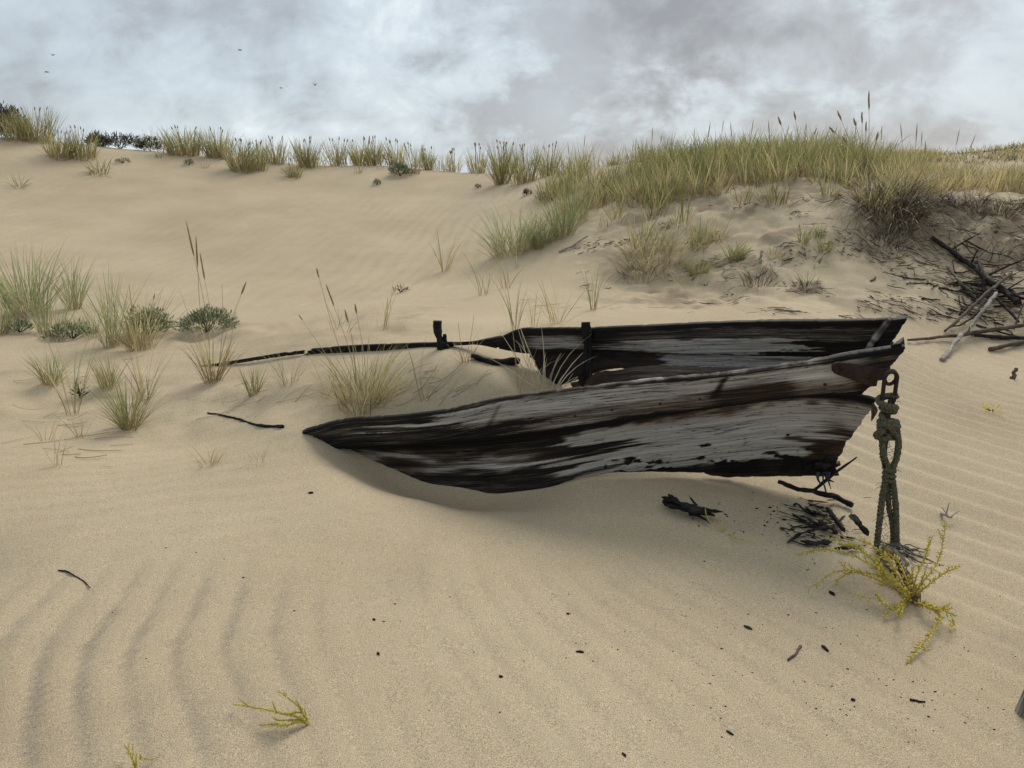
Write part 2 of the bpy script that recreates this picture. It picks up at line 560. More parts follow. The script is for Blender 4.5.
# ------------------------------------------------------------------ mesh helpers
class MB:
    """collects vertices, faces and float attributes; build() links ONE mesh object"""
    def __init__(self):
        self.v, self.f, self.a, self.n = [], [], {}, 0

    def add(self, verts, faces, **attrs):
        verts = np.asarray(verts, float)
        self.v.append(verts)
        self.f.extend([tuple(int(i) + self.n for i in q) for q in faces])
        for k in set(attrs) | set(self.a):
            cur = self.a.setdefault(k, [np.zeros(self.n)] if self.n else [])
            val = attrs.get(k, 0.0)
            cur.append(np.zeros(len(verts)) + val)
        self.n += len(verts)

    def build(self, name, mat, parent=None, origin=(0, 0, 0), smooth=True, kind=None):
        me = bpy.data.meshes.new(name)
        V = np.concatenate(self.v) - np.asarray(origin, float)
        me.from_pydata(V.tolist(), [], self.f)
        for k, arrs in self.a.items():
            at = me.attributes.new(k, 'FLOAT', 'POINT')
            at.data.foreach_set('value', np.concatenate(arrs).astype(np.float32))
        if smooth:
            me.polygons.foreach_set('use_smooth', np.ones(len(me.polygons), bool))
        me.materials.append(M[mat] if isinstance(mat, str) else mat)
        me.update()
        ob = bpy.data.objects.new(name, me)
        COL.objects.link(ob)
        if parent is not None:
            ob.parent = parent
        else:
            ob.location = origin
        if kind:
            ob['kind'] = kind
        return ob


def tag(o, label, cat, group=None):
    o['label'] = label
    o['category'] = cat
    if group:
        o['group'] = group
    return o


def empty(name, loc, label, cat, group=None):
    o = bpy.data.objects.new(name, None)
    o.empty_display_size = 0.1
    COL.objects.link(o)
    o.location = tuple(float(q) for q in loc)
    return tag(o, label, cat, group)


def smooth_path(pts, n):
    pts = np.asarray(pts, float)
    if len(pts) == 2:
        t = np.linspace(0, 1, n)[:, None]
        return pts[0] * (1 - t) + pts[1] * t
    ext = np.vstack([2 * pts[0] - pts[1], pts, 2 * pts[-1] - pts[-2]])
    out = []
    seg = np.linspace(0, len(pts) - 1, n)
    for s in seg:
        i = min(int(s), len(pts) - 2)
        t = s - i
        p0, p1, p2, p3 = ext[i], ext[i + 1], ext[i + 2], ext[i + 3]
        out.append(0.5 * ((2 * p1) + (-p0 + p2) * t + (2 * p0 - 5 * p1 + 4 * p2 - p3) * t * t + (-p0 + 3 * p1 - 3 * p2 + p3) * t ** 3))
    return np.array(out)


def frames(path):
    tan = np.gradient(path, axis=0)
    tan /= np.linalg.norm(tan, axis=1)[:, None] + 1e-12
    up = np.array([0.0, 0.0, 1.0])
    if abs(tan[0] @ up) > 0.9:
        up = np.array([1.0, 0.0, 0.0])
    A = np.cross(tan[0], up)
    A /= np.linalg.norm(A)
    As = [A]
    for t in tan[1:]:
        A = As[-1] - t * (As[-1] @ t)
        A /= np.linalg.norm(A) + 1e-12
        As.append(A)
    As = np.array(As)
    return tan, As, np.cross(tan, As)


def tube(mb, path, rad, sides=8, rough=0.0, seed=0, closed=False, flat=1.0, **attrs):
    path = np.asarray(path, float)
    n = len(path)
    rad = np.zeros(n) + rad
    _, A, B = frames(path)
    ang = np.linspace(0, 2 * np.pi, sides, endpoint=False)
    s = np.concatenate([[0], np.cumsum(np.linalg.norm(np.diff(path, axis=0), axis=1))])
    rr = rad[:, None] * np.ones(sides)
    if rough:
        rr = rr * (1 + rough * 2 * fbm(s[:, None] / (rad.mean() * 5) + np.zeros(sides), np.cos(ang)[None] * 1.3 + np.sin(ang)[None] * 0.7 + np.zeros((n, 1)), seed, 3))
    V = path[:, None] + rr[..., None] * (np.cos(ang)[None, :, None] * A[:, None] + flat * np.sin(ang)[None, :, None] * B[:, None])
    F = []
    for i in range(n if closed else n - 1):
        j = (i + 1) % n
        for q in range(sides):
            r = (q + 1) % sides
            F.append((i * sides + q, i * sides + r, j * sides + r, j * sides + q))
    if not closed:
        F.append(tuple(range(sides))[::-1])
        F.append(tuple((n - 1) * sides + q for q in range(sides)))
    u = np.repeat(s, sides)
    w = np.tile(ang * rad.mean(), n)
    mb.add(V.reshape(-1, 3), F, u=u + seed * 3.7, w=w, **attrs)


def blades(mb, base, n, H, rad, spread=0.5, droop=0.6, width=0.004, tint=(0, 1), seed=0, lean=(0, 0), seg=5, hvar=0.45, tight=1.0):
    """n curved grass blades growing from a disc round base"""
    r = np.random.default_rng(seed)
    base = np.asarray(base, float)
    q = rad * np.sqrt(r.random(n)) ** tight
    az0 = r.random(n) * 2 * np.pi
    bx, by = base[0] + q * np.cos(az0), base[1] + q * np.sin(az0)
    bz = height(bx, by) - 0.015
    az = az0 + r.normal(0, 0.9, n)
    h = H * (1 - hvar * r.random(n) ** 1.3)
    tilt = spread * np.abs(r.normal(0, 0.55, n)) + 0.05 + 0.25 * spread * q / (rad + 1e-6)
    dr = droop * (0.3 + 1.0 * r.random(n))
    lx, ly = lean
    wdt = width * (0.7 + 0.6 * r.random(n))
    wa = r.random(n) * np.pi
    S = np.linspace(0, 1, seg + 1)
    pos = np.stack([bx, by, bz], 1)
    V = np.zeros((n, seg + 1, 2, 3))
    dirx, diry = np.cos(az), np.sin(az)
    side = np.stack([np.cos(wa), np.sin(wa), np.zeros(n)], 1)
    cur = pos.copy()
    for i, s in enumerate(S):
        wd = wdt * (1 - s ** 2.2) * (0.75 + 0.5 * min(s * 4, 1)) * 0.5 + 0.0002
        V[:, i, 0] = cur - side * wd[:, None]
        V[:, i, 1] = cur + side * wd[:, None]
        a = tilt + dr * s ** 1.6
        a = np.minimum(a, 2.6)
        step = np.stack([np.sin(a) * dirx + lx * s, np.sin(a) * diry + ly * s, np.cos(a)], 1)
        step /= np.linalg.norm(step, axis=1)[:, None]
        cur = cur + step * (h / seg)[:, None]
    K = (seg + 1) * 2
    b = np.arange(n)[:, None] * K
    F = []
    for i in range(seg):
        F.append(np.stack([b[:, 0] + 2 * i, b[:, 0] + 2 * i + 1, b[:, 0] + 2 * i + 3, b[:, 0] + 2 * i + 2], 1))
    F = np.concatenate(F)
    ti = tint[0] + (tint[1] - tint[0]) * r.random(n)
    mb.add(V.reshape(-1, 3), F.tolist(), tint=np.repeat(ti, K), along=np.tile(np.repeat(S, 2), n))


# ------------------------------------------------------------------ the ground
def axis(parts):
    out = [parts[0][0]]
    for a, b, st in parts:
        n = max(1, int(round((b - a) / st)))
        out.extend(np.linspace(a, b, n + 1)[1:].tolist())
    return np.array(out)


def far_axis(a, b, n):
    return np.sign(b) * np.geomspace(abs(a), abs(b), n + 1)[1:]


def make_sand():
    xs = axis([(-14, -3.4, .06), (-3.4, 3.4, .024), (3.4, 14, .065)])
    xs = np.concatenate([-far_axis(14, 400, 26)[::-1], xs, far_axis(14, 400, 26)])
    ys = axis([(-2, 1.3, .15), (1.3, 6.8, .02), (6.8, 20, .052), (20, 27, .2)])
    ys = np.concatenate([-far_axis(2, 300, 16)[::-1], ys, far_axis(27, 600, 26)])
    X, Y = np.meshgrid(xs, ys)
    Z = height(X, Y)
    dz, mineral = ripple(X, Y)
    Z = Z + dz
    b = bank_mask(X, Y)
    soil_shade = np.clip(b * sst(fbm(X * 2.2, Y * 2.2, 81, 4, .6), 0.02, 0.45) * 0.9, 0, 1)
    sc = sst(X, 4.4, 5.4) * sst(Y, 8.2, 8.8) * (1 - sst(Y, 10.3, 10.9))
    soil_shade = np.clip(soil_shade + 1.2 * sc * sst(fbm(X * 2.5, Y * 5, 82, 4, .6), -0.35, 0.25), 0, 1)  # brown soil tone that also paints in the shade below the scarp lip
    ny, nx = X.shape
    V = np.stack([X, Y, Z], -1).reshape(-1, 3).astype(np.float32)
    i = np.arange(ny - 1)[:, None] * nx + np.arange(nx - 1)[None]
    F = np.stack([i, i + 1, i + nx + 1, i + nx], -1).reshape(-1, 4)
    me = bpy.data.meshes.new('sand')
    me.vertices.add(len(V))
    me.vertices.foreach_set('co', V.ravel())
    me.loops.add(F.size)
    me.loops.foreach_set('vertex_index', F.ravel().astype(np.int32))
    me.polygons.add(len(F))
    me.polygons.foreach_set('loop_start', np.arange(0, F.size, 4, dtype=np.int32))
    me.polygons.foreach_set('use_smooth', np.ones(len(F), bool))
    for k, a in (('mineral', mineral), ('soil_shade', soil_shade)):
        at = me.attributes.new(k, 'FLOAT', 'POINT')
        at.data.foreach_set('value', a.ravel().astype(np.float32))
    me.update(calc_edges=True)
    me.materials.append(M['sand'])
    ob = bpy.data.objects.new('sand', me)
    COL.objects.link(ob)
    ob['kind'] = 'structure'


make_sand()


# ------------------------------------------------------------------ the boat
class Curve:
    """edge of a plank given at stations along the hull"""
    def __init__(self, rows):
        a = np.array(sorted(rows), float)
        self.x, self.py, self.Y = a[:, 0], a[:, 1], a[:, 2]
        m = lambda y: np.gradient(y, self.x)
        self.mp, self.mY = m(self.py), m(self.Y)

    def _h(self, q, y, m):
        q = np.clip(q, self.x[0], self.x[-1])
        i = np.clip(np.searchsorted(self.x, q) - 1, 0, len(self.x) - 2)
        h = self.x[i + 1] - self.x[i]
        t = (q - self.x[i]) / h
        return ((2 * t ** 3 - 3 * t ** 2 + 1) * y[i] + (t ** 3 - 2 * t ** 2 + t) * h * m[i]
                + (-2 * t ** 3 + 3 * t ** 2) * y[i + 1] + (t ** 3 - t ** 2) * h * m[i + 1])

    def __call__(self, q):
        q = np.asarray(q, float)
        py, Y = self._h(q, self.py, self.mp), self._h(q, self.Y, self.mY)
        x = (q - 512) / FPX
        v = (384 - py) / FPX
        dy, dz = CT + v * ST, -ST + v * CT
        t = Y / dy
        return np.stack([x * t, Y, CAM_Z + dz * t], -1)


def plank(name, parent, org, T, B, left, right, thick, tone, nu=220, nv=26, edge=0.008, relief=0.005, seed=0, label=None, endrough=5, href=None):
    """a bent board between a lower and an upper edge; left(v)/right(v) shape its broken ends"""
    u = np.linspace(0, 1, nu)[:, None] * np.ones((1, nv))
    v = np.linspace(0, 1, nv)[None] * np.ones((nu, 1))
    rag = lambda s: endrough * (fbm(v * 16, s + v * 0, seed + s, 3, .6))
    L = left(v) + rag(3) * (1 - u)
    Rr = right(v) + rag(5) * u
    q = L + (Rr - L) * u
    top, bot = T(q), B(q)
    hgt = np.linalg.norm(top - bot, axis=-1)
    s = q / 200.0
    dt = edge * (fbm(s * 1.6, s * 0 + 1.5, seed + 9, 2, .5) + 0.9 * np.minimum(fbm(s * 24, s * 0 + 4.5, seed + 19, 3, .65), 0.04) * (1 + 1.2 * sst(-q, -470, -380)))
    db = edge * (fbm(s * 1.6, s * 0 + 7.5, seed + 10, 2, .5) + 0.9 * np.maximum(fbm(s * 22, s * 0 + 3.5, seed + 20, 3, .65), -0.04))
    vv = (v * (hgt + dt - db) + db) / hgt
    pos = bot + (top - bot) * vv[..., None]
    du = np.gradient(pos, axis=0)
    dv = top - bot
    n = np.cross(du, dv)
    n /= np.linalg.norm(n, axis=-1)[..., None] + 1e-12
    n = np.where(n[..., 1:2] < 0, -n, n)           # away from the viewer's side
    qs = np.linspace(q.min() - 2, q.max() + 2, 400)
    mc = (T(qs) + B(qs)) / 2
    um = np.interp(q, qs, np.concatenate([[0], np.cumsum(np.linalg.norm(np.diff(mc, axis=0), axis=-1))]))
    wm = (vv - 1) * hgt
    g = fbm(um * 1.6, wm * 60, seed + 1, 3, .6)
    wav = fbm(um * 1.2, wm * 14, seed + 2, 3, .5)
    rd = relief * (g * 1.2 + wav * 1.2)
    rim = np.minimum(np.minimum(v, 1 - v) * 14, 1)
    front = pos + n * (rd + 0.006 * (1 - rim) ** 2)[..., None]
    back = pos + n * (thick - relief * g * 0.6)[..., None]
    i = (np.arange(nu - 1)[:, None] * nv + np.arange(nv - 1)[None])
    fq = np.stack([i, i + nv, i + nv + 1, i + 1], -1).reshape(-1, 4)
    off = nu * nv
    bq = fq[:, ::-1] + off
    e = []
    for a in range(nu - 1):
        e.append((a * nv, a * nv + off, (a + 1) * nv + off, (a + 1) * nv))
        e.append((a * nv + nv - 1, (a + 1) * nv + nv - 1, (a + 1) * nv + nv - 1 + off, a * nv + nv - 1 + off))
    for b in range(nv - 1):
        e.append((b, b + 1, b + 1 + off, b + off))
        z = (nu - 1) * nv
        e.append((z + b, z + b + off, z + b + 1 + off, z + b + 1))
    vt = vv if href is None else 1 + (vv - 1) * hgt / href
    grey, rust = tone(q, np.clip(vt, 0, 1), um, wm)
    mb = MB()
    mb.add(np.concatenate([front.reshape(-1, 3), back.reshape(-1, 3)]), fq.tolist() + bq.tolist() + e,
           u=np.concatenate([um.ravel(), um.ravel() + 9.1]) + seed * 5.3, w=np.tile(wm.ravel(), 2) + seed,
           grey=np.concatenate([grey.ravel(), (grey * np.where(v > 0.95, 1.0, 0.5)).ravel()]), rust=np.tile((rust + np.zeros_like(q)).ravel(), 2))
    o = mb.build(name, 'plank', parent, org)
    if label:
        o['label'] = label
    return o


def win(x, a, b, s):
    return sst(x, a - s, a + s) * (1 - sst(x, b - s, b + s))


def make_boat():
    org = P(560, 484, 4.0)
    boat = empty('boat_wreck', org, 'dark weathered bow of a wooden boat half buried in the sand', 'boat wreck')
    # ---- near side
    T = Curve([(296, 434, 4.56), (340, 421, 4.5), (400, 417, 4.38), (440, 412, 4.3), (500, 399, 4.18), (560, 391, 4.05), (620, 384, 3.93), (700, 376, 3.8), (780, 367, 3.67), (830, 360, 3.58), (870, 353, 3.52), (912, 347, 3.46)])
    B = Curve([(296, 446, 4.6), (345, 449, 4.52), (407, 447, 4.42), (490, 441, 4.25), (568, 431, 4.07), (640, 419, 3.94), (713, 410, 3.82), (800, 399, 3.69), (861, 396, 3.6), (912, 391, 3.52)])
    def tone(q, v, um, wm):
        wob = 0.07 * fbm(q / 90, v * 2, 301, 2, .5) + 0.05 * fbm(q / 12, v * 20, 306, 2)
        band = win(v + wob, 0.50, 0.92, 0.045) * sst(q + 130 * fbm(q / 90, v * 14, 302, 3), 420, 440)
        dip = win(q, 712, 792, 14) * (1 - sst(v, 0.50, 0.74))       # darker dip round the knot
        dip2 = win(q, 800, 852, 18) * win(v + wob, 0.34, 0.7, .08)
        brown = win(v + wob, 0.10, 0.50, 0.025) * sst(q + 130 * fbm(q / 90, v * 14, 307, 3), 500, 530)
        g = 0.21 + 0.20 * (1 - sst(q, 430, 480)) * (0.3 + fbm(q / 50, v * 9, 305, 3)) + 0.44 * band + 0.235 * brown - 0.22 * dip + 0.22 * dip2 - 0.34 * win(q, 862, 920, 14) * (1 - 0.5 * sst(v, .7, 1))
        g = g + 0.30 * sst(v, 0.95, 0.98) * sst(q, 540, 620) * (0.8 + fbm(q / 14, v, 303, 3)) * (1 - sst(q, 800, 850))
        for kx, kv, kr in ((718, .60, 1.0), (722, .66, .7), (494, .62, .6)):
            e = (q - kx - 22 * (v - kv)) / (2.2 + 5 * kr * np.abs(v - kv))
            g = g - 0.26 * kr * np.exp(-e * e) * win(v, .35, .88, .06)
        g = g - 0.5 * (1 - sst(v, .06, .12))
        return g, 0.25 * brown + 0.5 * win(v, .86, .97, .03) * win(q, 500, 570, 20)
    left = lambda v: 299 + 34 * (1 - v)
    right = lambda v: np.interp(v, [0, .12, .30, .47, .8, 1], [862, 866, 876, 886, 899, 905])
    up = plank('plank', boat, org, T, B, left, right, 0.034, tone, nu=340, nv=44, edge=0.010, relief=0.0035, seed=1, endrough=3,
               label='upper board of the near side, grey band along it')
    T2 = Curve([(296, 428, 4.63), (345, 434, 4.56), (407, 438, 4.46), (490, 434, 4.31), (568, 424, 4.13), (640, 412, 4.00), (713, 403, 3.88), (800, 393, 3.75), (850, 396, 3.675), (880, 402, 3.63)])
    B2 = Curve([(296, 475, 4.86), (360, 492, 4.68), (430, 508, 4.48), (490, 512, 4.33), (540, 497, 4.23), (565, 482, 4.19), (600, 474, 4.14), (640, 472, 4.08), (700, 473, 4.00), (770, 474, 3.91), (830, 476, 3.83), (880, 478, 3.77)])
    def tone2(q, v, um, wm):
        wob = 0.07 * fbm(q / 90, v * 3, 311, 2, .5) + 0.06 * fbm(q / 14, v * 22, 318, 2)
        worn_grey = win(v + wob, 0.28, 0.86, 0.045) * sst(q + 170 * fbm(q / 160, v * 13, 312, 3), 556, 596)  # pale weathered grey of the board itself
        worn_grey = np.maximum(worn_grey, 0.9 * win(v + wob, 0.14, 0.4, 0.05) * sst(q + 90 * fbm(q / 60, v * 9, 316, 3), 570, 640))
        tar = sst(fbm(q / 22, v * 9, 313, 4, .65) + (0.17 - v) * 1.9, 0.05, 0.25) * sst(q, 560, 600)
        bow = win(q + 90 * fbm(q / 60, v * 12, 314, 3), 818, 920, 16) * (1 - sst(v + .1 * fbm(q / 30, v, 317, 2), 0.38, 0.75))
        left_ = (1 - sst(q, 500, 590))
        streaks = left_ * (win(v + wob, 0.45, 0.78, 0.05) + .5 * win(v, .1, .4, .08)) * (0.55 + fbm(q / 40, v * 14, 315, 3))
        g = 0.17 + 0.53 * worn_grey - 0.7 * tar + 0.46 * streaks - 0.50 * bow * worn_grey + 0.22 * win(v + wob * .4, .86, .95, .015) * sst(q, 640, 700) - 0.35 * win(v, .955, 1, .012)
        rust = win(v + wob * .6, 0.80, 0.92, 0.03) * win(q, 640, 740, 20) * 0.9 + 0.6 * bow * win(v, .1, .5, .1) + 0.30 * left_ * win(v + wob, .5, .8, .1)
        return g, np.clip(rust, 0, 1)
    right2 = lambda v: np.interp(v, [0, .1, .3, .6, .9, 1], [829, 836, 841, 856, 873, 876])
    plank('plank', boat, org, T2, B2, lambda v: 316 + 0 * v, right2, 0.034, tone2, nu=340, nv=60, edge=0.008, relief=0.0045, seed=2, endrough=3, href=0.46,
          label='wide lower board of the near side with pale worn patch')
    # strip along the lower edge at the bow: the remains of the next board
    T3 = Curve([(690, 473, 4.03), (760, 470, 3.95), (842, 463, 3.83)])
    B3 = Curve([(690, 479, 4.05), (760, 478, 3.97), (842, 477, 3.86)])
    plank('plank', boat, org, T3, B3, lambda v: 700 + 30 * (1 - v), lambda v: 834 + 3 * v, 0.03, lambda q, v, a, b: (0.12 + 0.1 * fbm(q / 20, v * 3, 321, 3), 0.5 + 0 * q), nu=90, nv=10, edge=0.012, relief=0.006, seed=3, endrough=8,
          label='rusty brown splintered strip of the lowest board')
    # ---- far side (its inner face)
    FT = Curve([(180, 368.5, 6.45), (240, 359.5, 6.25), (310, 349, 6.0), (430, 342.5, 5.5), (478, 340.5, 5.3), (500, 337, 5.21), (516, 330, 5.14), (540, 328.5, 5.05), (600, 328, 4.8), (640, 326, 4.65), (700, 323, 4.42), (760, 321.5, 4.2), (800, 321, 4.07), (850, 321, 3.91), (912, 318.5, 3.73)])
    FB = Curve([(180, 374, 6.45), (240, 365.5, 6.25), (310, 357, 6.0), (430, 349, 5.5), (478, 345, 5.3), (498, 349, 5.24), (518, 353, 5.16), (560, 353, 4.99), (611, 353, 4.8), (688, 355, 4.5), (758, 356, 4.25), (800, 357, 4.12), (850, 357, 3.95), (912, 356, 3.77)])
    def tone3(q, v, um, wm):
        wob = 0.10 * fbm(q / 90, v * 2, 331, 2, .5) + 0.08 * fbm(q / 14, v * 18, 337, 2)
        low = win(v + wob, 0.06, 0.46, 0.03) * sst(q + 60 * fbm(q / 60, v * 12, 338, 3), 590, 625) * (1 - sst(q + 120 * fbm(q / 70, v * 12, 339, 3), 780, 800))
        mid = win(v + wob, 0.15, 0.65, 0.1) * win(q, 525, 585, 14)
        g = 0.16 + 0.46 * low + 0.40 * mid + 0.20 * sst(q, 590, 640) * win(v + wob, 0.4, 0.8, .04)
        return g + 0.22 * sst(v, 0.96, 0.99) * sst(q, 600, 660), 0.0 * q
    plank('plank', boat, org, FT, FB, lambda v: 490 + 10 * (1 - v), lambda v: np.interp(v, [0, 1], [884, 905]), 0.034, tone3, nu=260, nv=36, edge=0.008, relief=0.0035, seed=4, endrough=4,
          label='upper board of the far side, black with a grey stripe')
    plank('gunwale', boat, org, FT, FB, lambda v: 302 + 8 * v, lambda v: 497 + 0 * v, 0.045, lambda q, v, a, b: (0.10 + 0.12 * fbm(q / 20, v * 3, 335, 3), 0 * q), nu=140, nv=10, edge=0.004, relief=0.004, seed=5, endrough=4,
          label='thin black rail of the far side rising from the sand')
    plank('gunwale', boat, org, FT, Curve([(180, 372.5, 6.45), (240, 363.2, 6.25), (310, 353.5, 6.0), (430, 347, 5.5)]), lambda v: 190 + 0 * v, lambda v: 304 + 0 * v, 0.02, lambda q, v, a, b: (0.18 + 0.2 * fbm(q / 20, v * 3, 336, 3), 0 * q), nu=80, nv=6, edge=0.008, relief=0.003, seed=6, endrough=3,
          label='thin splintered end of the buried rail')
    FT2 = Curve([(500, 343, 5.30), (560, 346, 5.08), (611, 347, 4.88), (688, 349, 4.58), (790, 350, 4.23), (912, 346, 3.87)])
    FB2 = Curve([(500, 392, 5.22), (560, 384, 4.98), (611, 367, 4.80), (650, 371, 4.66), (688, 374, 4.5), (790, 376, 4.12), (912, 380, 3.8)])
    def tone4(q, v, um, wm):
        a = sst(q + 40 * fbm(q / 25, v * 5, 341, 3), 640, 672) * (1 - sst(q, 800, 860))
        return 0.08 + 0.48 * a * win(v, .12, .95, .08) - 0.2 * win(v, .96, 1, .02), 0.25 * (1 - a)
    plank('plank', boat, org, FT2, FB2, lambda v: 525 + 25 * (1 - v), lambda v: 872 + 10 * v, 0.03, tone4, nu=180, nv=20, edge=0.012, relief=0.005, seed=7, endrough=4,
          label='second board of the far side, grey towards the bow')
    FT3 = Curve([(560, 384, 4.86), (585, 378, 4.79), (600, 370.5, 4.74), (615, 370, 4.70), (635, 366, 4.63), (660, 365, 4.54), (700, 366, 4.4), (780, 368, 4.12)])
    FB3 = Curve([(560, 398, 4.8), (611, 396, 4.62), (650, 394, 4.5), (700, 392, 4.32), (780, 392, 4.04)])
    plank('plank', boat, org, FT3, FB3, lambda v: 572 + 0 * v, lambda v: 770 + 0 * v, 0.03, lambda q, v, a, b: (0.22 + 0.2 * sst(q, 600, 660) * win(v, .3, 1, .1), 0.45 + 0 * q), nu=100, nv=12, edge=0.010, relief=0.005, seed=8,
          label='brown bottom board inside the hull')
    # ---- frames (ribs) standing up from the far side
    def rib(pts, w, d, seed, taper=0.7, label=None):
        mb = MB()
        path = smooth_path([P(*p) for p in pts], 26)
        n = len(path)
        rad = np.linspace(w, w * taper, n) * (1 + 0.3 * fbm(np.linspace(0, 6, n), np.zeros(n), seed, 3))
        tube(mb, path, rad, 10, 0.5, seed, flat=d, grey=0.16 + 0.15 * fbm(np.repeat(np.linspace(0, 9, n), 10), np.tile(np.arange(10), n) * .7, seed + 1, 3), rust=0.0)
        o = mb.build('rib', 'plank', boat, org)
        if label:
            o['label'] = label
    rib([(583, 398, 4.78), (585, 370, 4.80), (586.5, 345, 4.83), (586, 322, 4.85)], 0.024, 1.3, 21, 0.75, 'upright black rib leaning on the far side')
    rib([(590, 396, 4.77), (590, 362, 4.80), (590, 330, 4.83)], 0.014, 1.2, 22, 0.7)
    rib([(443, 358, 5.36), (440, 343, 5.40), (437.5, 331, 5.42), (437, 321, 5.42)], 0.034, 1.1, 23, 0.75, 'jagged black rib stub beside the sand mound')
    rib([(449, 356, 5.38), (446, 344, 5.40), (444.5, 334, 5.41)], 0.022, 1.0, 24, 0.5)
    # ---- broken stem piece between the two sides at the bow
    mb = MB()
    tube(mb, smooth_path([P(866, 352, 3.84), (P(876, 338, 3.84)), P(891, 320.5, 3.79)], 24), np.linspace(0.02, 0.03, 24), 10, 0.2, 31, flat=0.8,
         grey=np.repeat(0.30 + 0.25 * fbm(np.linspace(0, 8, 24), np.zeros(24), 32, 3), 10) + np.tile(0.18 * np.cos(np.linspace(0, 6.28, 10)), 24), rust=0.0)
    mb.build('stem_timber', 'plank', boat, org)
    FTb = Curve([(856, 326, 3.86), (880, 322, 3.79), (912, 318.5, 3.70)])
    FBb = Curve([(856, 360, 3.88), (880, 356, 3.80), (912, 349, 3.72)])
    plank('stem_block', boat, org, FTb, FBb, lambda v: np.interp(v, [0, 1], [868, 893]), lambda v: np.interp(v, [0, .2, 1], [884, 889, 905]), 0.05,
          lambda q, v, a, b: (0.08 + 0.12 * fbm(q / 8, v * 5, 345, 3), 0 * q), nu=36, nv=30, edge=0.004, relief=0.006, seed=9, endrough=2)
    # ---- top face of the near board at the bow (a little breasthook)
    FTc = Curve([(800, 361, 3.72), (850, 350, 3.66), (880, 345.5, 3.62), (912, 341, 3.58)])
    FBc = Curve([(800, 366, 3.64), (850, 358.5, 3.56), (880, 353, 3.52), (912, 348, 3.47)])
    plank('breasthook', boat, org, FTc, FBc, lambda v: 812 + 20 * v, lambda v: 902 + 3 * v, 0.03, lambda q, v, a, b: (0.30 + 0.3 * fbm(q / 20, v * 7, 347, 4), 0 * q), nu=60, nv=14, edge=0.004, relief=0.004, seed=10, endrough=3)
    # ---- rusty iron strap and its ring
    mb = MB()
    outl = [(833, 364), (839, 362.2), (846, 363.2), (887, 369.5), (888, 376), (886, 380), (878, 381), (877, 386.5), (870, 387), (858, 382), (836, 374.5), (833, 371)]
    def yb(px):
        return float(np.interp(px, [830, 861, 912], [3.565, 3.515, 3.44])) - 0.012
    fr = [P(a, b, yb(a)) for a, b in outl]
    bk = [q + np.array([0, 0.022, 0]) for q in fr]
    n = len(outl)
    mb.add(np.array(fr + bk), [tuple(range(n))[::-1], tuple(range(n, 2 * n))] + [(i, (i + 1) % n, (i + 1) % n + n, i + n) for i in range(n)])
    strap = mb.build('iron_strap', 'iron', boat, org, smooth=False)
    bv = strap.modifiers.new('bevel', 'BEVEL')
    bv.width = 0.004
    bv.segments = 2
    for a, b in ((842, 368), (868, 377)):
        mb = MB()
        c = P(a, b, yb(a) - 0.001)
        tube(mb, [c + np.array([0, 0.01, 0]), c - np.array([0, 0.004, 0]), c - np.array([0, 0.008, 0])], [0.011, 0.010, 0.005], 10)
        mb.build('bolt_head', 'iron', strap, org)
    c = P(890.5, 377.5, 3.405)
    a = np.linspace(0, 2 * np.pi, 28, endpoint=False)
    mb = MB()
    tube(mb, np.stack([c[0] + 0.031 * np.cos(a), c[1] + 0.010 * np.cos(a), c[2] + 0.031 * np.sin(a)], 1), 0.0088, 10, 0.08, 3, closed=True)
    mb.build('ring', 'iron', boat, org)
    # ---- nails along the laps, worn knots and a hanging splinter
    for px in (470, 530, 575, 612, 660, 700, 735, 768, 790, 825):
        mb = MB()
        q = T(np.array(px + 0.0)) * .36 + B(np.array(px + 0.0)) * .64
        q = q + np.array([0, -0.002, 0])
        tube(mb, [q + np.array([0, 0.01, 0]), q - np.array([0, 0.003, 0]), q - np.array([0, 0.005, 0])], [0.007, 0.007, 0.003], 8)
        mb.build('nail', 'iron', boat, org)
    mb = MB()
    tube(mb, smooth_path([P(873, 403, 3.6), P(874.5, 410, 3.59), P(871.5, 421, 3.59)], 14), np.concatenate([np.linspace(.004, .012, 8), np.linspace(.011, .002, 6)]), 7, 0.3, 44, grey=0.35, rust=0.6)
    mb.build('hanging_splinter', 'plank', boat, org)
    # torn caulking hanging from the lowest board
    for k, (xa, xb, yb2) in enumerate(((818, 822, 486), (824, 826, 492), (829, 831, 489), (826, 834, 482))):
        mb = MB()
        tube(mb, smooth_path([P(xa, 472, 3.77), P((xa + xb) / 2 - 2, 479, 3.76), P(xb, yb2, 3.76)], 12), np.linspace(.009, .003, 12), 6, .5, 400 + k)
        mb.build('caulking_strand', 'caulk', boat, org)
    # lumps of tar and rot under the bow
    for px, py, Y, r_, s_ in ((821, 466, 3.80, .026, 1), (810, 468, 3.82, .020, 2), (628, 462, 4.05, .015, 3), (829, 458, 3.775, .016, 4)):
        c = P(px, py, Y)
        th, ph = np.meshgrid(np.linspace(0.05, np.pi - 0.05, 9), np.linspace(0, 2 * np.pi, 12, endpoint=False), indexing='ij')
        rr = r_ * (1 + 0.9 * fbm(th * 2 + s_, ph * 1.3, 60 + s_, 3))
        V = np.stack([c[0] + 1.5 * rr * np.sin(th) * np.cos(ph), c[1] + 0.5 * rr * np.sin(th) * np.sin(ph), c[2] + rr * np.cos(th)], -1).reshape(-1, 3)
        F = [(i * 12 + j, i * 12 + (j + 1) % 12, (i + 1) * 12 + (j + 1) % 12, (i + 1) * 12 + j) for i in range(8) for j in range(12)]
        mb = MB()
        mb.add(V, F)
        mb.build('tar_lump', 'char', boat, org)
    return boat


make_boat()


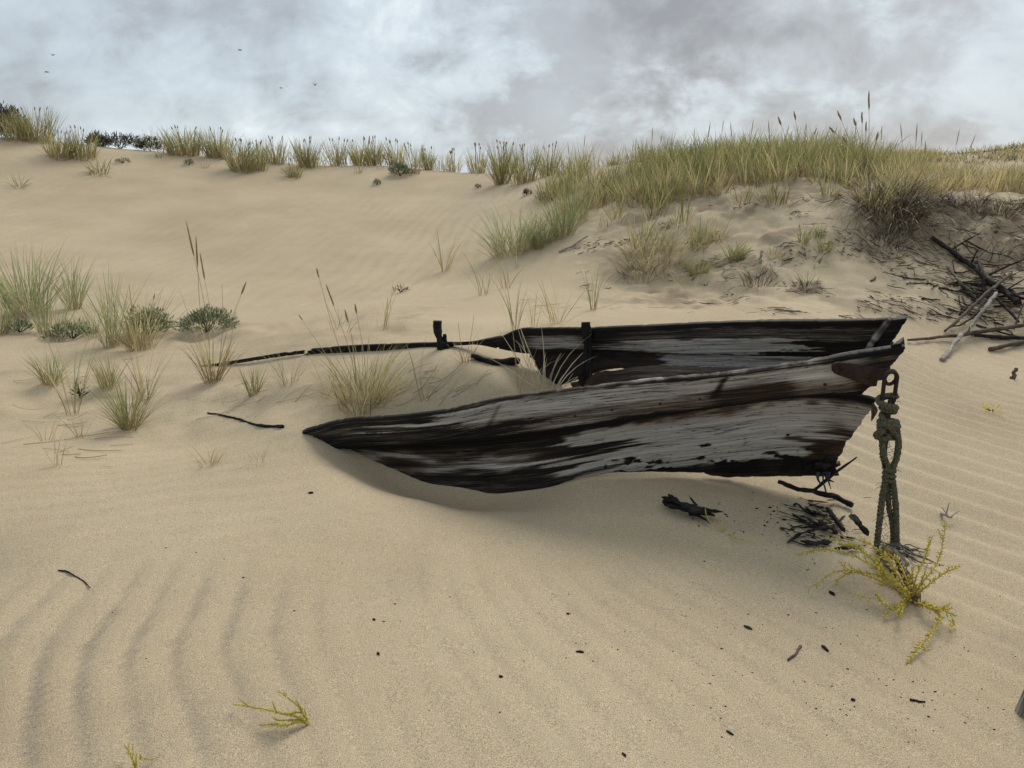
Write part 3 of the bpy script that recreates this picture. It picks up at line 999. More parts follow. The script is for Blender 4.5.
# ------------------------------------------------------------------ chain and rope at the bow
def oval(c, hw, hh, n=36, yaw=0.0, bend=0.0):
    a = np.linspace(0, 2 * np.pi, n, endpoint=False)
    st = hh - hw
    x = hw * np.cos(a)
    z = hw * np.sin(a) + np.where(np.sin(a) >= 0, st, -st)
    return np.stack([c[0] + x * math.cos(yaw), c[1] + x * math.sin(yaw) + bend * np.cos(2 * a), c[2] + z], 1)


def twisted(mb, path, r, turns_per_m=22, closed=False, seed=0, strands=3):
    path = np.asarray(path, float)
    n = max(30, int(len(path)))
    _, A, B = frames(path)
    s = np.concatenate([[0], np.cumsum(np.linalg.norm(np.diff(path, axis=0), axis=1))])
    tw = turns_per_m
    if closed:
        tot = s[-1] + np.linalg.norm(path[0] - path[-1])
        tw = round(turns_per_m * tot) / tot
    for k in range(strands):
        ph = s * tw * 2 * np.pi + k * 2 * np.pi / strands
        off = r * 0.55
        wob = 1 + 0.22 * fbm(s * 40, np.zeros_like(s) + k, seed + k, 2)
        tube(mb, path + off * (np.cos(ph)[:, None] * A + np.sin(ph)[:, None] * B), r * 0.56 * wob, 7, 0.12, seed + k, closed=closed)


def resample(pts, step=0.006):
    pts = np.asarray(pts, float)
    L = np.linalg.norm(np.diff(pts, axis=0), axis=1).sum()
    return smooth_path(pts, max(12, int(L / step)))


def make_chain():
    YB = 3.40
    top = P(889.5, 388, YB)
    ch = empty('mooring_chain', P(889, 372, YB), 'short rusty chain hanging from the ring at the bow', 'chain')
    o0 = ch.location
    mb = MB()
    tube(mb, oval(P(889.5, 389, YB), 0.031, 0.080, 40, 0.15), 0.0095, 10, 0.08, 5, closed=True)
    mb.build('link', 'iron', ch, o0)
    mb = MB()
    tube(mb, oval(P(888, 417, YB), 0.026, 0.078, 40, 1.2), 0.0085, 10, 0.08, 6, closed=True)
    mb.build('link', 'iron', ch, o0)
    mb = MB()
    tube(mb, oval(P(891, 449, YB), 0.030, 0.092, 40, 0.2), 0.009, 10, 0.08, 7, closed=True)
    mb.build('link', 'iron', ch, o0)
    g = ground_at(885, 546)
    rp = empty('rope', (g[0], YB, g[2]), 'thick green brown rope knotted round the hanging chain down to the sand', 'rope')
    o1 = rp.location
    # coil round the chain
    z0, z1 = P(888, 398, YB), P(888, 432, YB)
    t = np.linspace(0, 1, 260)
    ang = t * 2 * np.pi * 4.6
    rad = 0.029 + 0.008 * np.sin(t * 9 + 1) + 0.004 * np.sin(t * 31)
    path = z0 + (z1 - z0) * t[:, None] + np.stack([rad * np.cos(ang), rad * np.sin(ang), 0.010 * np.sin(ang * 0.5 + 2)], 1)
    mb = MB()
    twisted(mb, path, 0.0155, 24, seed=71)
    mb.build('coil', 'rope', rp, o1)
    # knot lump at the left of the coil
    k0 = P(880, 434, YB - 0.02)
    a = np.linspace(0, 2 * np.pi * 1.9, 110)
    path = k0 + np.stack([0.024 * np.cos(a) + 0.012 * a / 6, 0.020 * np.sin(2 * a) * 0.6, 0.021 * np.sin(a)], 1)
    mb = MB()
    twisted(mb, path, 0.0125, 24, seed=72)
    mb.build('knot', 'rope', rp, o1)
    k0 = P(885, 424, YB - 0.03)
    path = resample([P(878, 427, YB), k0, P(893, 431, YB - 0.035), P(897, 438, YB), P(888, 436, YB + .04)])
    mb = MB()
    twisted(mb, path, 0.0135, 24, seed=73)
    mb.build('knot', 'rope', rp, o1)
    # loop wound round the third link
    mb = MB()
    twisted(mb, resample([P(882, 436, YB), P(882.5, 446, YB - .01), P(884, 458, YB), P(888, 468, YB), P(889.5, 474, YB)]), 0.0155, 22, seed=74)
    mb.build('loop_side', 'rope', rp, o1)
    mb = MB()
    twisted(mb, resample([P(897, 430, YB), P(898.5, 443, YB - .005), P(897, 456, YB), P(893, 467, YB), P(889, 474, YB)]), 0.0145, 22, seed=75)
    mb.build('loop_side', 'rope', rp, o1)
    # bound neck and three hanging strands
    t = np.linspace(0, 1, 150)
    a = t * 2 * np.pi * 3.2
    z0, z1 = P(889.5, 466, YB), P(889, 482, YB)
    path = z0 + (z1 - z0) * t[:, None] + np.stack([0.022 * np.cos(a), 0.022 * np.sin(a), 0 * a], 1)
    mb = MB()
    twisted(mb, path, 0.0095, 26, seed=76)
    mb.build('binding', 'rope', rp, o1)
    gz = height(np.array([g[0]]), np.array([YB]))[0]
    for pts, r_, sd_ in (
        ([(887, 472), (883.5, 490), (880.5, 512), (878, 535), (875.5, 556)], 0.0145, 81),
        ([(891, 472), (894, 490), (896, 512), (896.5, 538), (897.5, 560)], 0.0140, 82),
        ([(889, 474), (888, 492), (889, 508), (892.5, 526), (893, 548)], 0.0125, 83)):
        mb = MB()
        pp = [P(px, py, YB + (0.02 if sd_ == 83 else 0.0) - 0.0006 * max(0, py - 500)) for px, py in pts]
        twisted(mb, resample(pp), r_, 17, seed=sd_)
        mb.build('hanging_strand', 'rope', rp, o1)
    # loose fibres standing off the rope
    mb = MB()
    r = random.Random(15)
    for i in range(170):
        py = 400 + 146 * r.random()
        wid = 9 if py < 440 else 7 if py < 480 else 9
        p0 = P(888.5 + r.uniform(-wid, wid), py, YB + r.uniform(-.03, .02))
        d = np.array([r.gauss(0, 1), r.gauss(0, .6), -abs(r.gauss(0, .7))])
        d = d / np.linalg.norm(d) * (0.012 + 0.028 * r.random())
        tube(mb, smooth_path([p0, p0 + d * .6 + np.array([0, 0, .004]), p0 + d + np.array([0, 0, -.006])], 6), np.linspace(.0014, .0006, 6), 4, 0, i)
    mb.build('loose_fibres', 'fray', rp, o1, kind='stuff')
    # frayed ends lying on the sand
    mb = MB()
    r = random.Random(5)
    for i in range(14):
        p0 = P(876 + r.random() * 24, 545 + r.random() * 8, YB - 0.04)
        d = np.array([0.02 + 0.14 * r.random(), -0.20 * r.random() - 0.02, 0])
        pts = []
        for s in np.linspace(0, 1, 6):
            q = p0 + d * s + np.array([0.02 * math.sin(i + 5 * s), 0.02 * math.cos(i * 2 + 4 * s), 0])
            gq = height(np.array([q[0]]), np.array([q[1]]))[0] + 0.012 + 0.02 * r.random()
            q[2] = max(gq, p0[2] * (1 - s) + gq * s)
            pts.append(q)
        tube(mb, smooth_path(pts, 12), np.linspace(0.0045, 0.002, 12), 5, 0.2, i)
    mb.build('frayed_end', 'fray', rp, o1, kind='stuff')


make_chain()


# ------------------------------------------------------------------ driftwood
def on_ground(pts, h):
    return [ground_at(px, py, hh) for (px, py), hh in zip(pts, h)]


def stick(name, pts, r0, r1, mat, label, cat='driftwood', h=None, n=40, sides=9, rough=0.22, seed=1, twigs=(), flat=1.0, wob=0.008):
    h = h if h is not None else [r0 * 0.75] * len(pts)
    P3 = on_ground(pts, h)
    path = smooth_path(P3, n)
    s = np.linspace(0, 1, n)
    path = path + np.stack([wob * 2 * fbm(s * 5, 0 * s, seed, 3), wob * 2 * fbm(s * 5, 0 * s + 5, seed, 3), wob * fbm(s * 5, 0 * s + 9, seed, 3)], 1)
    mb = MB()
    rad = (r0 + (r1 - r0) * s) * (1 + 0.25 * fbm(s * 8, 0 * s, seed + 3, 3))
    tube(mb, path, rad, sides, rough, seed, flat=flat)
    for a, (dx, dy, dz), ln, rr in twigs:
        b = path[int(a * (n - 1))]
        d = np.array([dx, dy, dz], float)
        d = d / np.linalg.norm(d) * ln
        tp = smooth_path([b, b + d * .5 + np.array([0, 0, .02 * ln]), b + d], 10)
        tube(mb, tp, np.linspace(rr, rr * .4, 10), 6, 0.25, seed + 7)
    org = path[0].copy()
    ob = mb.build(name, mat, None, org)
    tag(ob, label, cat)
    return ob


# pile of sticks at the foot of the right bank
stick('driftwood_log', [(931, 238), (945, 247), (958, 256), (975, 268), (991, 281), (1008, 293), (1020, 302)], 0.027, 0.036, 'dark', 'thick dark fallen trunk slanting down the right bank',
      h=[.03, .06, .05, .06, .09, .08, .08], n=70, sides=12, seed=101, wob=0.02,
      twigs=[(.25, (.6, -.3, .5), .35, .012), (.45, (-.2, -.6, .5), .30, .012), (.6, (.9, -.1, .45), .55, .014), (.8, (.5, -.5, .6), .3, .01)])
stick('driftwood_branch', [(1011, 273), (990, 291), (966, 312), (945, 331)], 0.017, 0.013, 'drift', 'straight brown branch crossing the pile below the fallen trunk', h=[.25, .2, .1, .02], seed=102)
stick('driftwood_branch', [(996, 293), (986, 307), (975, 321), (967, 332)], 0.018, 0.015, 'pale', 'short pale bleached stick in the middle of the pile', h=[.2, .16, .1, .05], seed=103)
stick('driftwood_branch', [(962, 335), (955, 343), (948, 352), (942, 360)], 0.020, 0.018, 'pale', 'pale forked stick at the near foot of the pile', h=[.08, .06, .03, .015], seed=104,
      twigs=[(.35, (-1, -.1, .15), .13, .008)])
stick('driftwood_branch', [(907, 340.5), (935, 338), (962, 334), (990, 330), (1024, 326), (1050, 324)], 0.011, 0.027, 'drift', 'long branch lying level, reaching furthest towards the boat', h=[.02, .03, .06, .06, .05, .05], n=70, seed=105, wob=.015,
      twigs=[(.45, (-.3, -.5, .4), .15, .008), (.75, (.4, .4, .6), .3, .010)])
stick('driftwood_branch', [(976, 335), (1000, 337), (1024, 338), (1045, 338)], 0.018, 0.020, 'dark', 'thin dark branch just under the long level branch', h=[.03, .03, .03, .03], seed=106)
stick('driftwood_branch', [(989, 349), (1005, 346), (1024, 342), (1040, 340)], 0.018, 0.022, 'drift', 'lowest grey branch of the pile at the right edge', h=[.02, .03, .03, .03], seed=107)
stick('driftwood_branch', [(948, 268), (958, 280), (967, 289), (975, 298)], 0.016, 0.015, 'drift', 'short curved branch below the upper end of the fallen trunk', h=[.04, .05, .04, .02], seed=108, twigs=[(.1, (-1, 0, .2), .12, .007)])
stick('driftwood_branch', [(979, 258), (982, 274), (984, 292)], 0.022, 0.016, 'dark', 'dark knotty stub rising over the fallen trunk', h=[.16, .12, .05], seed=109)
stick('driftwood_branch', [(996, 298), (1007, 309), (1019, 322)], 0.016, 0.013, 'dark', 'thin dark stick below the low end of the fallen trunk', h=[.10, .06, .03], seed=110, twigs=[(.5, (.9, -.2, .3), .2, .008)])
stick('driftwood_branch', [(985, 300), (976, 314), (962, 324), (950, 327)], 0.012, 0.008, 'dark', 'thin dark twig tangled under the pale stick', h=[.08, .06, .04, .02], seed=111)
stick('driftwood_branch', [(1012, 290), (1018, 296), (1030, 301)], 0.018, 0.012, 'dark', 'dark twig at the right edge by the trunk end', h=[.14, .13, .1], seed=112)
stick('driftwood_stub', [(1012.5, 379), (1014, 374), (1017, 368)], 0.016, 0.015, 'drift', 'small broken stub standing in sand below the pile', h=[0.0, .04, .09], n=16, seed=113)
stick('driftwood_twig', [(903, 277), (914, 279), (926, 279)], 0.012, 0.008, 'drift', 'small brown twig on the bank under dead grass', seed=114, n=20)
stick('driftwood_twig', [(906, 284), (922, 283), (938, 286)], 0.008, 0.005, 'dark', 'thin twig with side shoots lower on the right bank', seed=115, n=20, twigs=[(.5, (.4, -.7, .05), .2, .005), (.3, (-.4, -.6, .05), .15, .005)])
stick('driftwood_twig', [(871, 281), (876, 277)], 0.012, 0.010, 'drift', 'tiny brown chip under the dead grass overhang', seed=116, n=12)
stick('bleached_stick', [(559, 252), (574, 245), (587, 236)], 0.016, 0.012, 'pale', 'pale bleached stick on the sand right of the grass bush', seed=117, n=24, h=[.015, .03, .05])
stick('bleached_stick', [(760, 263), (761, 257), (762, 251)], 0.014, 0.016, 'pale', 'short pale stick standing upright on the bank', seed=118, n=16, h=[.0, .05, .10])
stick('bleached_stick', [(757, 277), (763, 271)], 0.012, 0.012, 'pale', 'pale stick end beside the dark scrub on the bank', seed=119, n=12)
stick('bleached_stick', [(770, 264), (777, 276)], 0.010, 0.009, 'pale', 'thin pale stick slanting right of the dark scrub', seed=120, n=12)
# sticks near the camera
stick('driftwood_twig', [(208, 412), (225, 416), (243, 420), (262, 426), (283, 427)], 0.007, 0.011, 'char', 'thin black stick lying on sand left of the boat tip', seed=121, n=50, wob=.01)
stick('charred_branch', [(777, 481), (795, 489), (815, 492), (835, 497), (852, 505)], 0.010, 0.016, 'char', 'black forked branch lying under the boat bow', h=[.10, .08, .05, .03, .02], seed=122, n=50,
      twigs=[(.47, (.9, .25, .62), .30, .011)])
stick('driftwood_log', [(471, 356), (480, 358), (490, 361), (503, 362), (517, 361)], 0.022, 0.034, 'char', 'short wet black log on the sand inside the boat', h=[.02, .02, .02, .02, .025], seed=123, n=40, sides=12, flat=0.8)
stick('driftwood_twig', [(788, 660), (796, 653), (800, 646)], 0.004, 0.005, 'drift', 'tiny brown twig on sand left of the drooping yellow shoot', seed=125, n=14, wob=.002)
stick('driftwood_twig', [(910, 699), (918, 701), (925, 702)], 0.004, 0.003, 'char', 'tiny black twig on open sand near the right corner', seed=126, n=14, wob=.002)
stick('driftwood_twig', [(59, 570), (70, 573), (82, 580), (90, 588)], 0.004, 0.002, 'char', 'thin dark curved twig on rippled sand at the left', seed=127, n=20, wob=.003)
stick('driftwood_twig', [(940, 512), (947, 516), (953, 518)], 0.007, 0.004, 'pale', 'pale branching twig on rippled sand right of the rope', seed=128, n=18, wob=.004,
      twigs=[(.4, (.3, .3, .9), .07, .004), (.7, (-.5, .2, .7), .06, .004), (.9, (.8, .2, .5), .06, .003)], h=[.01, .03, .02])


# charred lump with splintered end
def chunk(name, rows, mat, label, seed, cat='driftwood'):
    """a split lump of wood: a few bars of a common core grown into each other"""
    mb = MB()
    org = None
    for k, (pts, hs, r0, r1) in enumerate(rows):
        path = smooth_path(on_ground(pts, hs), 22)
        if org is None:
            org = path[0].copy()
        s = np.linspace(0, 1, 22)
        tube(mb, path, (r0 + (r1 - r0) * s) * (1 + .5 * fbm(s * 9, 0 * s, seed + k, 3)) * np.clip(np.minimum(s, 1 - s) * 9 + .25, 0, 1), 6, 0.7, seed + k, flat=0.55)
    ob = mb.build(name, mat, None, org, smooth=False)
    tag(ob, label, cat)


chunk('charred_lump', [([(664, 500), (680, 507), (700, 512), (715, 516)], [.03, .05, .045, .03], .030, .018),
                       ([(661, 497), (672, 501), (690, 505)], [.04, .06, .06], .012, .022),
                       ([(668, 494), (676, 500), (690, 508)], [.07, .07, .06], .005, .018),
                       ([(690, 512), (703, 518), (711, 524)], [.03, .03, .015], .022, .006),
                       ([(695, 509), (710, 511), (724, 512)], [.05, .05, .04], .020, .006),
                       ([(689, 495), (692, 500), (697, 506)], [.08, .07, .06], .004, .012)], 'char', 'black charred lump of wood with splintered ends in front of boat', 131)
for i, (pts, hs, r0, r1, lab) in enumerate([
    ([(827, 507), (836, 519), (845, 531)], [.07, .06, .03], .012, .018, 'flat grey black splinter leaning in the hollow under the bow'),
    ([(800, 541), (815, 543), (832, 541)], [.015, .02, .02], .012, .014, 'black splinter lying level left of the rope foot'),
    ([(787, 543), (800, 534), (818, 529), (836, 528)], [.01, .02, .03, .03], .006, .012, 'curved black root rimming the hollow under the bow'),
    ([(851, 514), (859, 524), (868, 536)], [.08, .07, .03], .014, .018, 'stout black splinter standing beside the rope foot'),
    ([(796, 503), (806, 510), (818, 513)], [.02, .03, .02], .006, .009, 'thin black chip at the top of the debris in the hollow'),
    ([(818, 520), (828, 527), (838, 534)], [.03, .04, .03], .008, .012, 'small black chip in the middle of the hollow debris'),
    ([(834, 548), (846, 548), (860, 546)], [.01, .02, .02], .012, .012, 'short black chip under the yellow plant'),
    ([(806, 517), (816, 523), (826, 524)], [.02, .025, .02], .005, .008, 'thin black root piece left of the small chip in the hollow'),
]):
    chunk('charred_splinter', [(pts, hs, r0, r1)], 'char', lab, 141 + 3 * i)
chunk('weathered_stump', [([(884, 548), (897, 560), (908, 580), (920, 604)], [.03, .07, .05, .01], .030, .014),
                          ([(889, 546), (902, 562), (912, 585)], [.05, .09, .05], .020, .010),
                          ([(878, 549), (890, 566), (900, 580)], [.03, .06, .03], .018, .010)], 'drift', 'grey rotten piece of wood under the rope end', 171)


# plank stump cut by the right edge of the picture
def make_stump():
    g = ground_at(1019, 722)
    mb = MB()
    nu, nv = 16, 24
    c0 = g + np.array([0.085, 0.03, -0.06])
    ang = np.linspace(0, 2 * np.pi, 24, endpoint=False)
    prof = np.stack([np.sign(np.cos(ang)) * np.abs(np.cos(ang)) ** .45 * 0.085, np.sign(np.sin(ang)) * np.abs(np.sin(ang)) ** .45 * 0.026], 1)
    V, gr = [], []
    for i, t in enumerate(np.linspace(0, 1, nu)):
        lean = np.array([0.055 * t, 0.02 * t, 0])
        for q, (a, b) in enumerate(prof):
            hh = 0.22 + 0.04 * vnoise(np.array([a * 40.]), np.array([1.]), 5)[0] + 0.35 * a
            k = 1 + 0.06 * vnoise(np.array([q * .8]), np.array([t * 2]), 6)[0]
            V.append(c0 + lean + np.array([a * k, b * k, t * hh]))
            gr.append(0.58 + 0.3 * vnoise(np.array([q * .9]), np.array([t * 1.5]), 8)[0])
    F = [(i * 24 + q, i * 24 + (q + 1) % 24, (i + 1) * 24 + (q + 1) % 24, (i + 1) * 24 + q) for i in range(nu - 1) for q in range(24)]
    F.append(tuple((nu - 1) * 24 + q for q in range(24)))
    V = np.array(V)
    mb.add(V, F, u=V[:, 2] * 1.0, w=np.tile(np.arange(24) * 0.01, nu), grey=np.array(gr), rust=0.1)
    ob = mb.build('plank_stump', 'plank', None, g)
    tag(ob, 'grey weathered plank end sticking out of sand at the right edge', 'driftwood')


make_stump()


# ------------------------------------------------------------------ grasses
def stalk(parent, org, base, tip, r, headlen, headr, seed, head_mat='head', mat='dry', bend=0.05):
    base, tip = np.asarray(base, float), np.asarray(tip, float)
    L = np.linalg.norm(tip - base)
    mid = (base + tip) / 2 + np.array([bend * L, 0, 0.02 * L])
    path = smooth_path([base, mid, tip], 16)
    mb = MB()
    tube(mb, path, np.linspace(r, r * .6, 16), 5, 0, seed, tint=0.35 + 0.5 * ((seed * 37) % 10) / 10, along=0.5)
    st = mb.build('stalk', mat, parent, org)
    if headlen > 0:
        d = path[-1] - path[-3]
        d /= np.linalg.norm(d)
        s = np.linspace(0, 1, 10)
        hp = path[-1] - d * headlen * .35 + d * headlen * s[:, None]
        mb = MB()
        tube(mb, hp, headr * np.array([.35, .75, .95, 1, 1, .95, .85, .7, .5, .15]), 7, 0.35, seed + 1)
        mb.build('seed_head', head_mat, st, org)


def tuft(px, py, hpx, rpx, label, green=60, dry=12, spread=0.6, droop=0.7, width=0.0042, mat='green', tint=(0, .85), seed=1, lean=0.0, stalks=(), name='grass_tuft', group=None, cat='grass', drymat='dry', drylen=0.7, tight=1.0, seg=5):
    b = ground_at(px, py)
    ps = pix_size(b)
    H, rad = hpx * ps * 1.28, max(rpx * ps, 0.01)
    width = max(width, ps * 0.55)
    dry = int(dry * .75) if drymat == 'dry' else dry
    e = empty(name, b, label, cat, group)
    ln = (lean, 0.0)
    if green:
        mb = MB()
        blades(mb, b, green, H, rad, spread, droop, width, tint, seed, ln, seg, tight=tight)
        mb.build('leaf_blades', mat, e, b)
    if dry:
        mb = MB()
        blades(mb, b, dry, H * drylen, rad * 1.1, spread * 1.5, droop * 1.2, width * .8, (0, 1), seed + 500, ln, seg, tight=tight)
        mb.build('dry_blades', drymat, e, b)
    for i, (tx, ty, hl) in enumerate(stalks):
        d = pix_dir(tx, ty)
        t = (b[1] + 0.02 * i) / d[1]
        tip = np.array([d[0] * t, d[1] * t, CAM_Z + d[2] * t])
        stalk(e, b, b + np.array([0.01 * i - .01, 0, -0.01]), tip, max(0.0018, ps * .32), hl * ps, max(0.0045, ps * (.9 if hl > 7 else .55)), seed + i, bend=0.03 * (-1) ** i)
    return e


# left group, from the picture's left edge to the boat
tuft(2, 334, 44, 6, 'green grass clump cut by the left edge beside the tall clump', 50, 12, .5, .5, mat='blue', seed=201)
tuft(28, 315, 68, 17, 'largest green grass clump of the left group', 190, 26, .62, .75, width=.006, mat='blue', seed=202)
tuft(44, 333, 60, 5, 'slender upright green tuft in front of the largest left clump', 34, 6, .35, .5, mat='blue', seed=203, lean=-.15)
tuft(74, 309, 52, 7, 'narrow green clump right of the largest left clump', 60, 10, .5, .6, mat='blue', seed=204)
tuft(57, 340, 52, 6, 'sparse green tuft between the two tall left clumps', 26, 8, .5, .6, mat='blue', seed=205, lean=.1)
tuft(111, 347, 74, 6, 'tall upright grass clump left of the bushy clump before the round bush', 64, 16, .45, .55, width=.005, mat='blue', seed=206, lean=-.12)
tuft(92, 338, 40, 4, 'small thin tuft left of the tall upright clump', 20, 6, .5, .5, mat='blue', seed=207)
tuft(141, 350, 64, 12, 'bushy clump growing in front of the left round bush', 90, 34, .55, .65, width=.005, mat='green', tint=(.15, 1), seed=208, stalks=[(154, 297, 6), (129, 285, 0), (166, 300, 0)])
tuft(213, 381, 62, 8, 'tall dry clump with long seed stalks before the right round bush', 46, 70, .45, .55, width=.0045, mat='green', tint=(.3, 1), seed=209, lean=-.05,
     stalks=[(191, 243, 34), (197, 256, 30), (203, 270, 26), (243, 290, 14), (222, 284, 0), (179, 288, 0), (236, 310, 0)])
tuft(52, 383, 34, 8, 'small green fan standing left of the thin tall stem', 80, 14, .7, .6, width=.003, mat='green', seed=210)
tuft(72, 414, 82, 5, 'thin tall stem with leaves left of the dark fan', 14, 8, .3, .5, width=.005, mat='blue', seed=211, lean=-.05)
tuft(109, 388, 32, 7, 'small green fan just behind the dark fan', 70, 12, .6, .5, width=.003, mat='green', seed=212)
tuft(129, 428, 56, 7, 'dark brown green fan of stiff blades, nearest of the left group', 120, 60, .75, .45, width=.0034, mat='green', tint=(0, .7), seed=213)
tuft(145, 400, 78, 4, 'pale dry stems rising behind the dark fan', 8, 26, .35, .5, mat='green', tint=(.5, 1), seed=214)
tuft(255, 393, 30, 6, 'small bright green fan right of the tall dry clump', 50, 3, .5, .3, width=.0035, mat='green', tint=(.1, .6), seed=215)
tuft(58, 467, 54, 3, 'thin leafy twig standing alone on the left sand', 6, 9, .5, .6, width=.003, mat='green', tint=(.4, 1), seed=216, lean=-.1)
tuft(81, 437, 30, 3, 'short dry stub left of the dark fan', 3, 10, .35, .4, width=.003, mat='green', seed=217)
tuft(48, 440, 42, 6, 'faint sparse dry stems left of the short stub', 0, 12, .7, .6, width=.0022, seed=218)
tuft(208, 464, 24, 8, 'small dry yellow tuft on open sand, left of two', 16, 34, 1.0, .7, width=.0026, mat='green', tint=(.5, 1), seed=219)
tuft(258, 463, 30, 8, 'dry twiggy tuft on open sand, right of two', 5, 22, 1.1, .5, width=.0028, mat='green', tint=(.5, 1), seed=220)
tuft(289, 384, 44, 8, 'sparse pale stems left of the big dry clump', 16, 22, .6, .6, width=.003, mat='blue', tint=(.4, 1), seed=221)
tuft(362, 404, 64, 20, 'big yellow green clump behind the buried boat tip', 130, 95, .8, .85, width=.0042, mat='green', tint=(.25, 1), seed=222, lean=-.08,
     stalks=[(331, 298, 22), (318, 274, 10), (347, 318, 14), (301, 318, 6), (356, 310, 10), (362, 340, 0), (385, 342, 0)])
tuft(385, 400, 44, 10, 'spreading green tuft right of the big yellow green clump', 30, 14, 1.0, .9, width=.0036, mat='green', seed=223, lean=.35)
tuft(330, 392, 44, 8, 'low dry tuft left of the big yellow green clump', 14, 26, .9, .8, width=.003, mat='green', tint=(.4, 1), seed=224)
# around and behind the boat
tuft(381, 331, 52, 8, 'sparse arching stems behind the thin boat rail', 7, 7, .5, .9, width=.003, mat='green', tint=(.4, 1), seed=231, lean=-.25)
tuft(340, 330, 36, 8, 'few dry stems behind the rail, left of the arching stems', 3, 8, .5, .5, width=.003, mat='green', tint=(.4, 1), seed=232)
tuft(444, 271, 40, 5, 'thin lone tuft on the open slope behind the rail', 14, 8, .4, .5, width=.004, mat='green', tint=(.2, .9), seed=233, lean=.08)
tuft(483, 295, 46, 4, 'arching tuft leaning left on the slope, larger of two', 13, 4, .35, 1.0, width=.004, mat='green', tint=(.2, .8), seed=234, lean=-.65)
tuft(506, 288, 38, 4, 'arching tuft leaning left, close below the grass bush', 11, 3, .35, .9, width=.004, mat='green', tint=(.2, .8), seed=235, lean=-.5)
tuft(515, 331, 52, 4, 'green upright tuft behind the left end of the far planks', 12, 4, .3, .5, width=.004, mat='green', tint=(.1, .6), seed=236)
tuft(533, 331, 36, 3, 'short green shoot right of the upright tuft behind planks', 9, 2, .2, .3, width=.004, mat='green', tint=(.1, .7), seed=237)
tuft(556, 323, 48, 6, 'open fan of stems behind the middle of the far planks', 14, 7, .75, .5, width=.004, mat='green', tint=(.25, .9), seed=238)
tuft(593, 310, 38, 3, 'small upright tuft on sand, rightmost behind the boat', 16, 3, .3, .3, width=.0045, mat='green', tint=(.1, .7), seed=239)
tuft(517, 268, 22, 2, 'tiny dry shoot just below the grass bush', 4, 3, .3, .3, width=.004, mat='green', tint=(.4, .9), seed=240)
tuft(466, 362, 36, 5, 'small dry tuft beside the wet black log', 6, 34, .6, .5, width=.003, mat='green', tint=(.4, 1), seed=241, stalks=[(474, 315, 0), (458, 322, 0)])
tuft(548, 391, 66, 12, 'pale dry blades arching over the near boat board', 0, 30, .75, .7, width=.0075, drymat='straw', seed=242, lean=.6, drylen=1.0)
tuft(519, 392, 72, 4, 'two thin pale stems left of the arching dry blades', 3, 4, .2, .3, width=.004, mat='green', tint=(.5, 1), seed=243, drylen=1.0)
tuft(424, 402, 70, 3, 'single long green blades bending right over the sand mound', 4, 3, .7, 1.5, width=.006, mat='green', tint=(.1, .4), seed=244, lean=1.0)

# bushes of the right hillside
tuft(516, 252, 46, 22, 'rounded blue green grass bush at the left foot of the hill', 230, 60, .95, .7, width=.006, mat='blue', tint=(.1, .9), seed=251)
tuft(541, 246, 34, 10, 'smaller dark bush touching the rounded blue green bush', 120, 40, .7, .7, width=.006, mat='blue', tint=(0, .7), seed=252)
tuft(563, 236, 50, 11, 'tall dark green bush right of the rounded bush', 110, 30, .6, .6, width=.006, mat='blue', tint=(0, .6), seed=253)
tuft(575, 222, 50, 13, 'tall pale green bush above the dark green one', 80, 30, .55, .6, width=.006, mat='green', tint=(.1, .8), seed=254)
tuft(655, 262, 40, 30, 'big drooping dry tussock on the middle of the bank', 190, 240, 1.2, 1.6, width=.006, mat='green', tint=(.3, 1), seed=255, drylen=1.15)
tuft(640, 273, 28, 18, 'dark rooted drooping tussock under the big dry tussock', 40, 150, 1.3, 1.8, width=.006, mat='green', tint=(.4, 1), seed=256, drymat='dead', drylen=1.1)
tuft(698, 274, 16, 8, 'small green tussock right below the big drooping tussock', 110, 10, .9, .6, width=.005, mat='green', tint=(.1, .7), seed=257)
tuft(735, 259, 17, 8, 'small round green tussock in the middle of the bare bank', 130, 10, .9, .6, width=.005, mat='green', tint=(.1, .7), seed=258)
tuft(700, 246, 34, 9, 'straggly green tuft above the small green tussock', 70, 40, .7, .8, width=.005, mat='green', tint=(.2, .9), seed=259)
tuft(716, 240, 28, 8, 'brown tuft hanging beside the straggly green tuft', 20, 60, .9, 1.1, width=.005, mat='green', tint=(.4, 1), seed=260)
tuft(804, 242, 18, 5, 'small upright green tuft on bare bank, left of three', 44, 6, .6, .3, width=.005, mat='green', tint=(.1, .6), seed=261)
tuft(818, 238, 14, 4, 'tiny green tuft on bare bank, middle of three', 34, 4, .5, .3, width=.005, mat='green', tint=(.1, .6), seed=262)
tuft(824, 250, 15, 6, 'low green tuft on bare bank, right and lowest of three', 60, 10, .9, .4, width=.005, mat='green', tint=(.1, .7), seed=263)
tuft(775, 256, 12, 7, 'pale dry tuft beside the upright pale stick', 20, 40, .9, .6, width=.005, mat='green', tint=(.4, 1), seed=264)
tuft(758, 283, 26, 13, 'dark brown scrub with dead stems low on the bank', 14, 130, 1.2, 1.2, width=.006, mat='green', tint=(.3, .8), seed=265, drymat='dead', drylen=1.0)
tuft(806, 286, 18, 10, 'low dark scrub right of the dark brown scrub', 6, 80, 1.2, 1.0, width=.006, mat='green', tint=(.4, 1), seed=266, drymat='dead', drylen=1.0)
tuft(812, 262, 14, 10, 'grey dead stems on the bank below three green tufts', 4, 50, 1.3, 1.2, width=.005, mat='green', tint=(.4, 1), seed=267, drymat='dead', drylen=1.0)
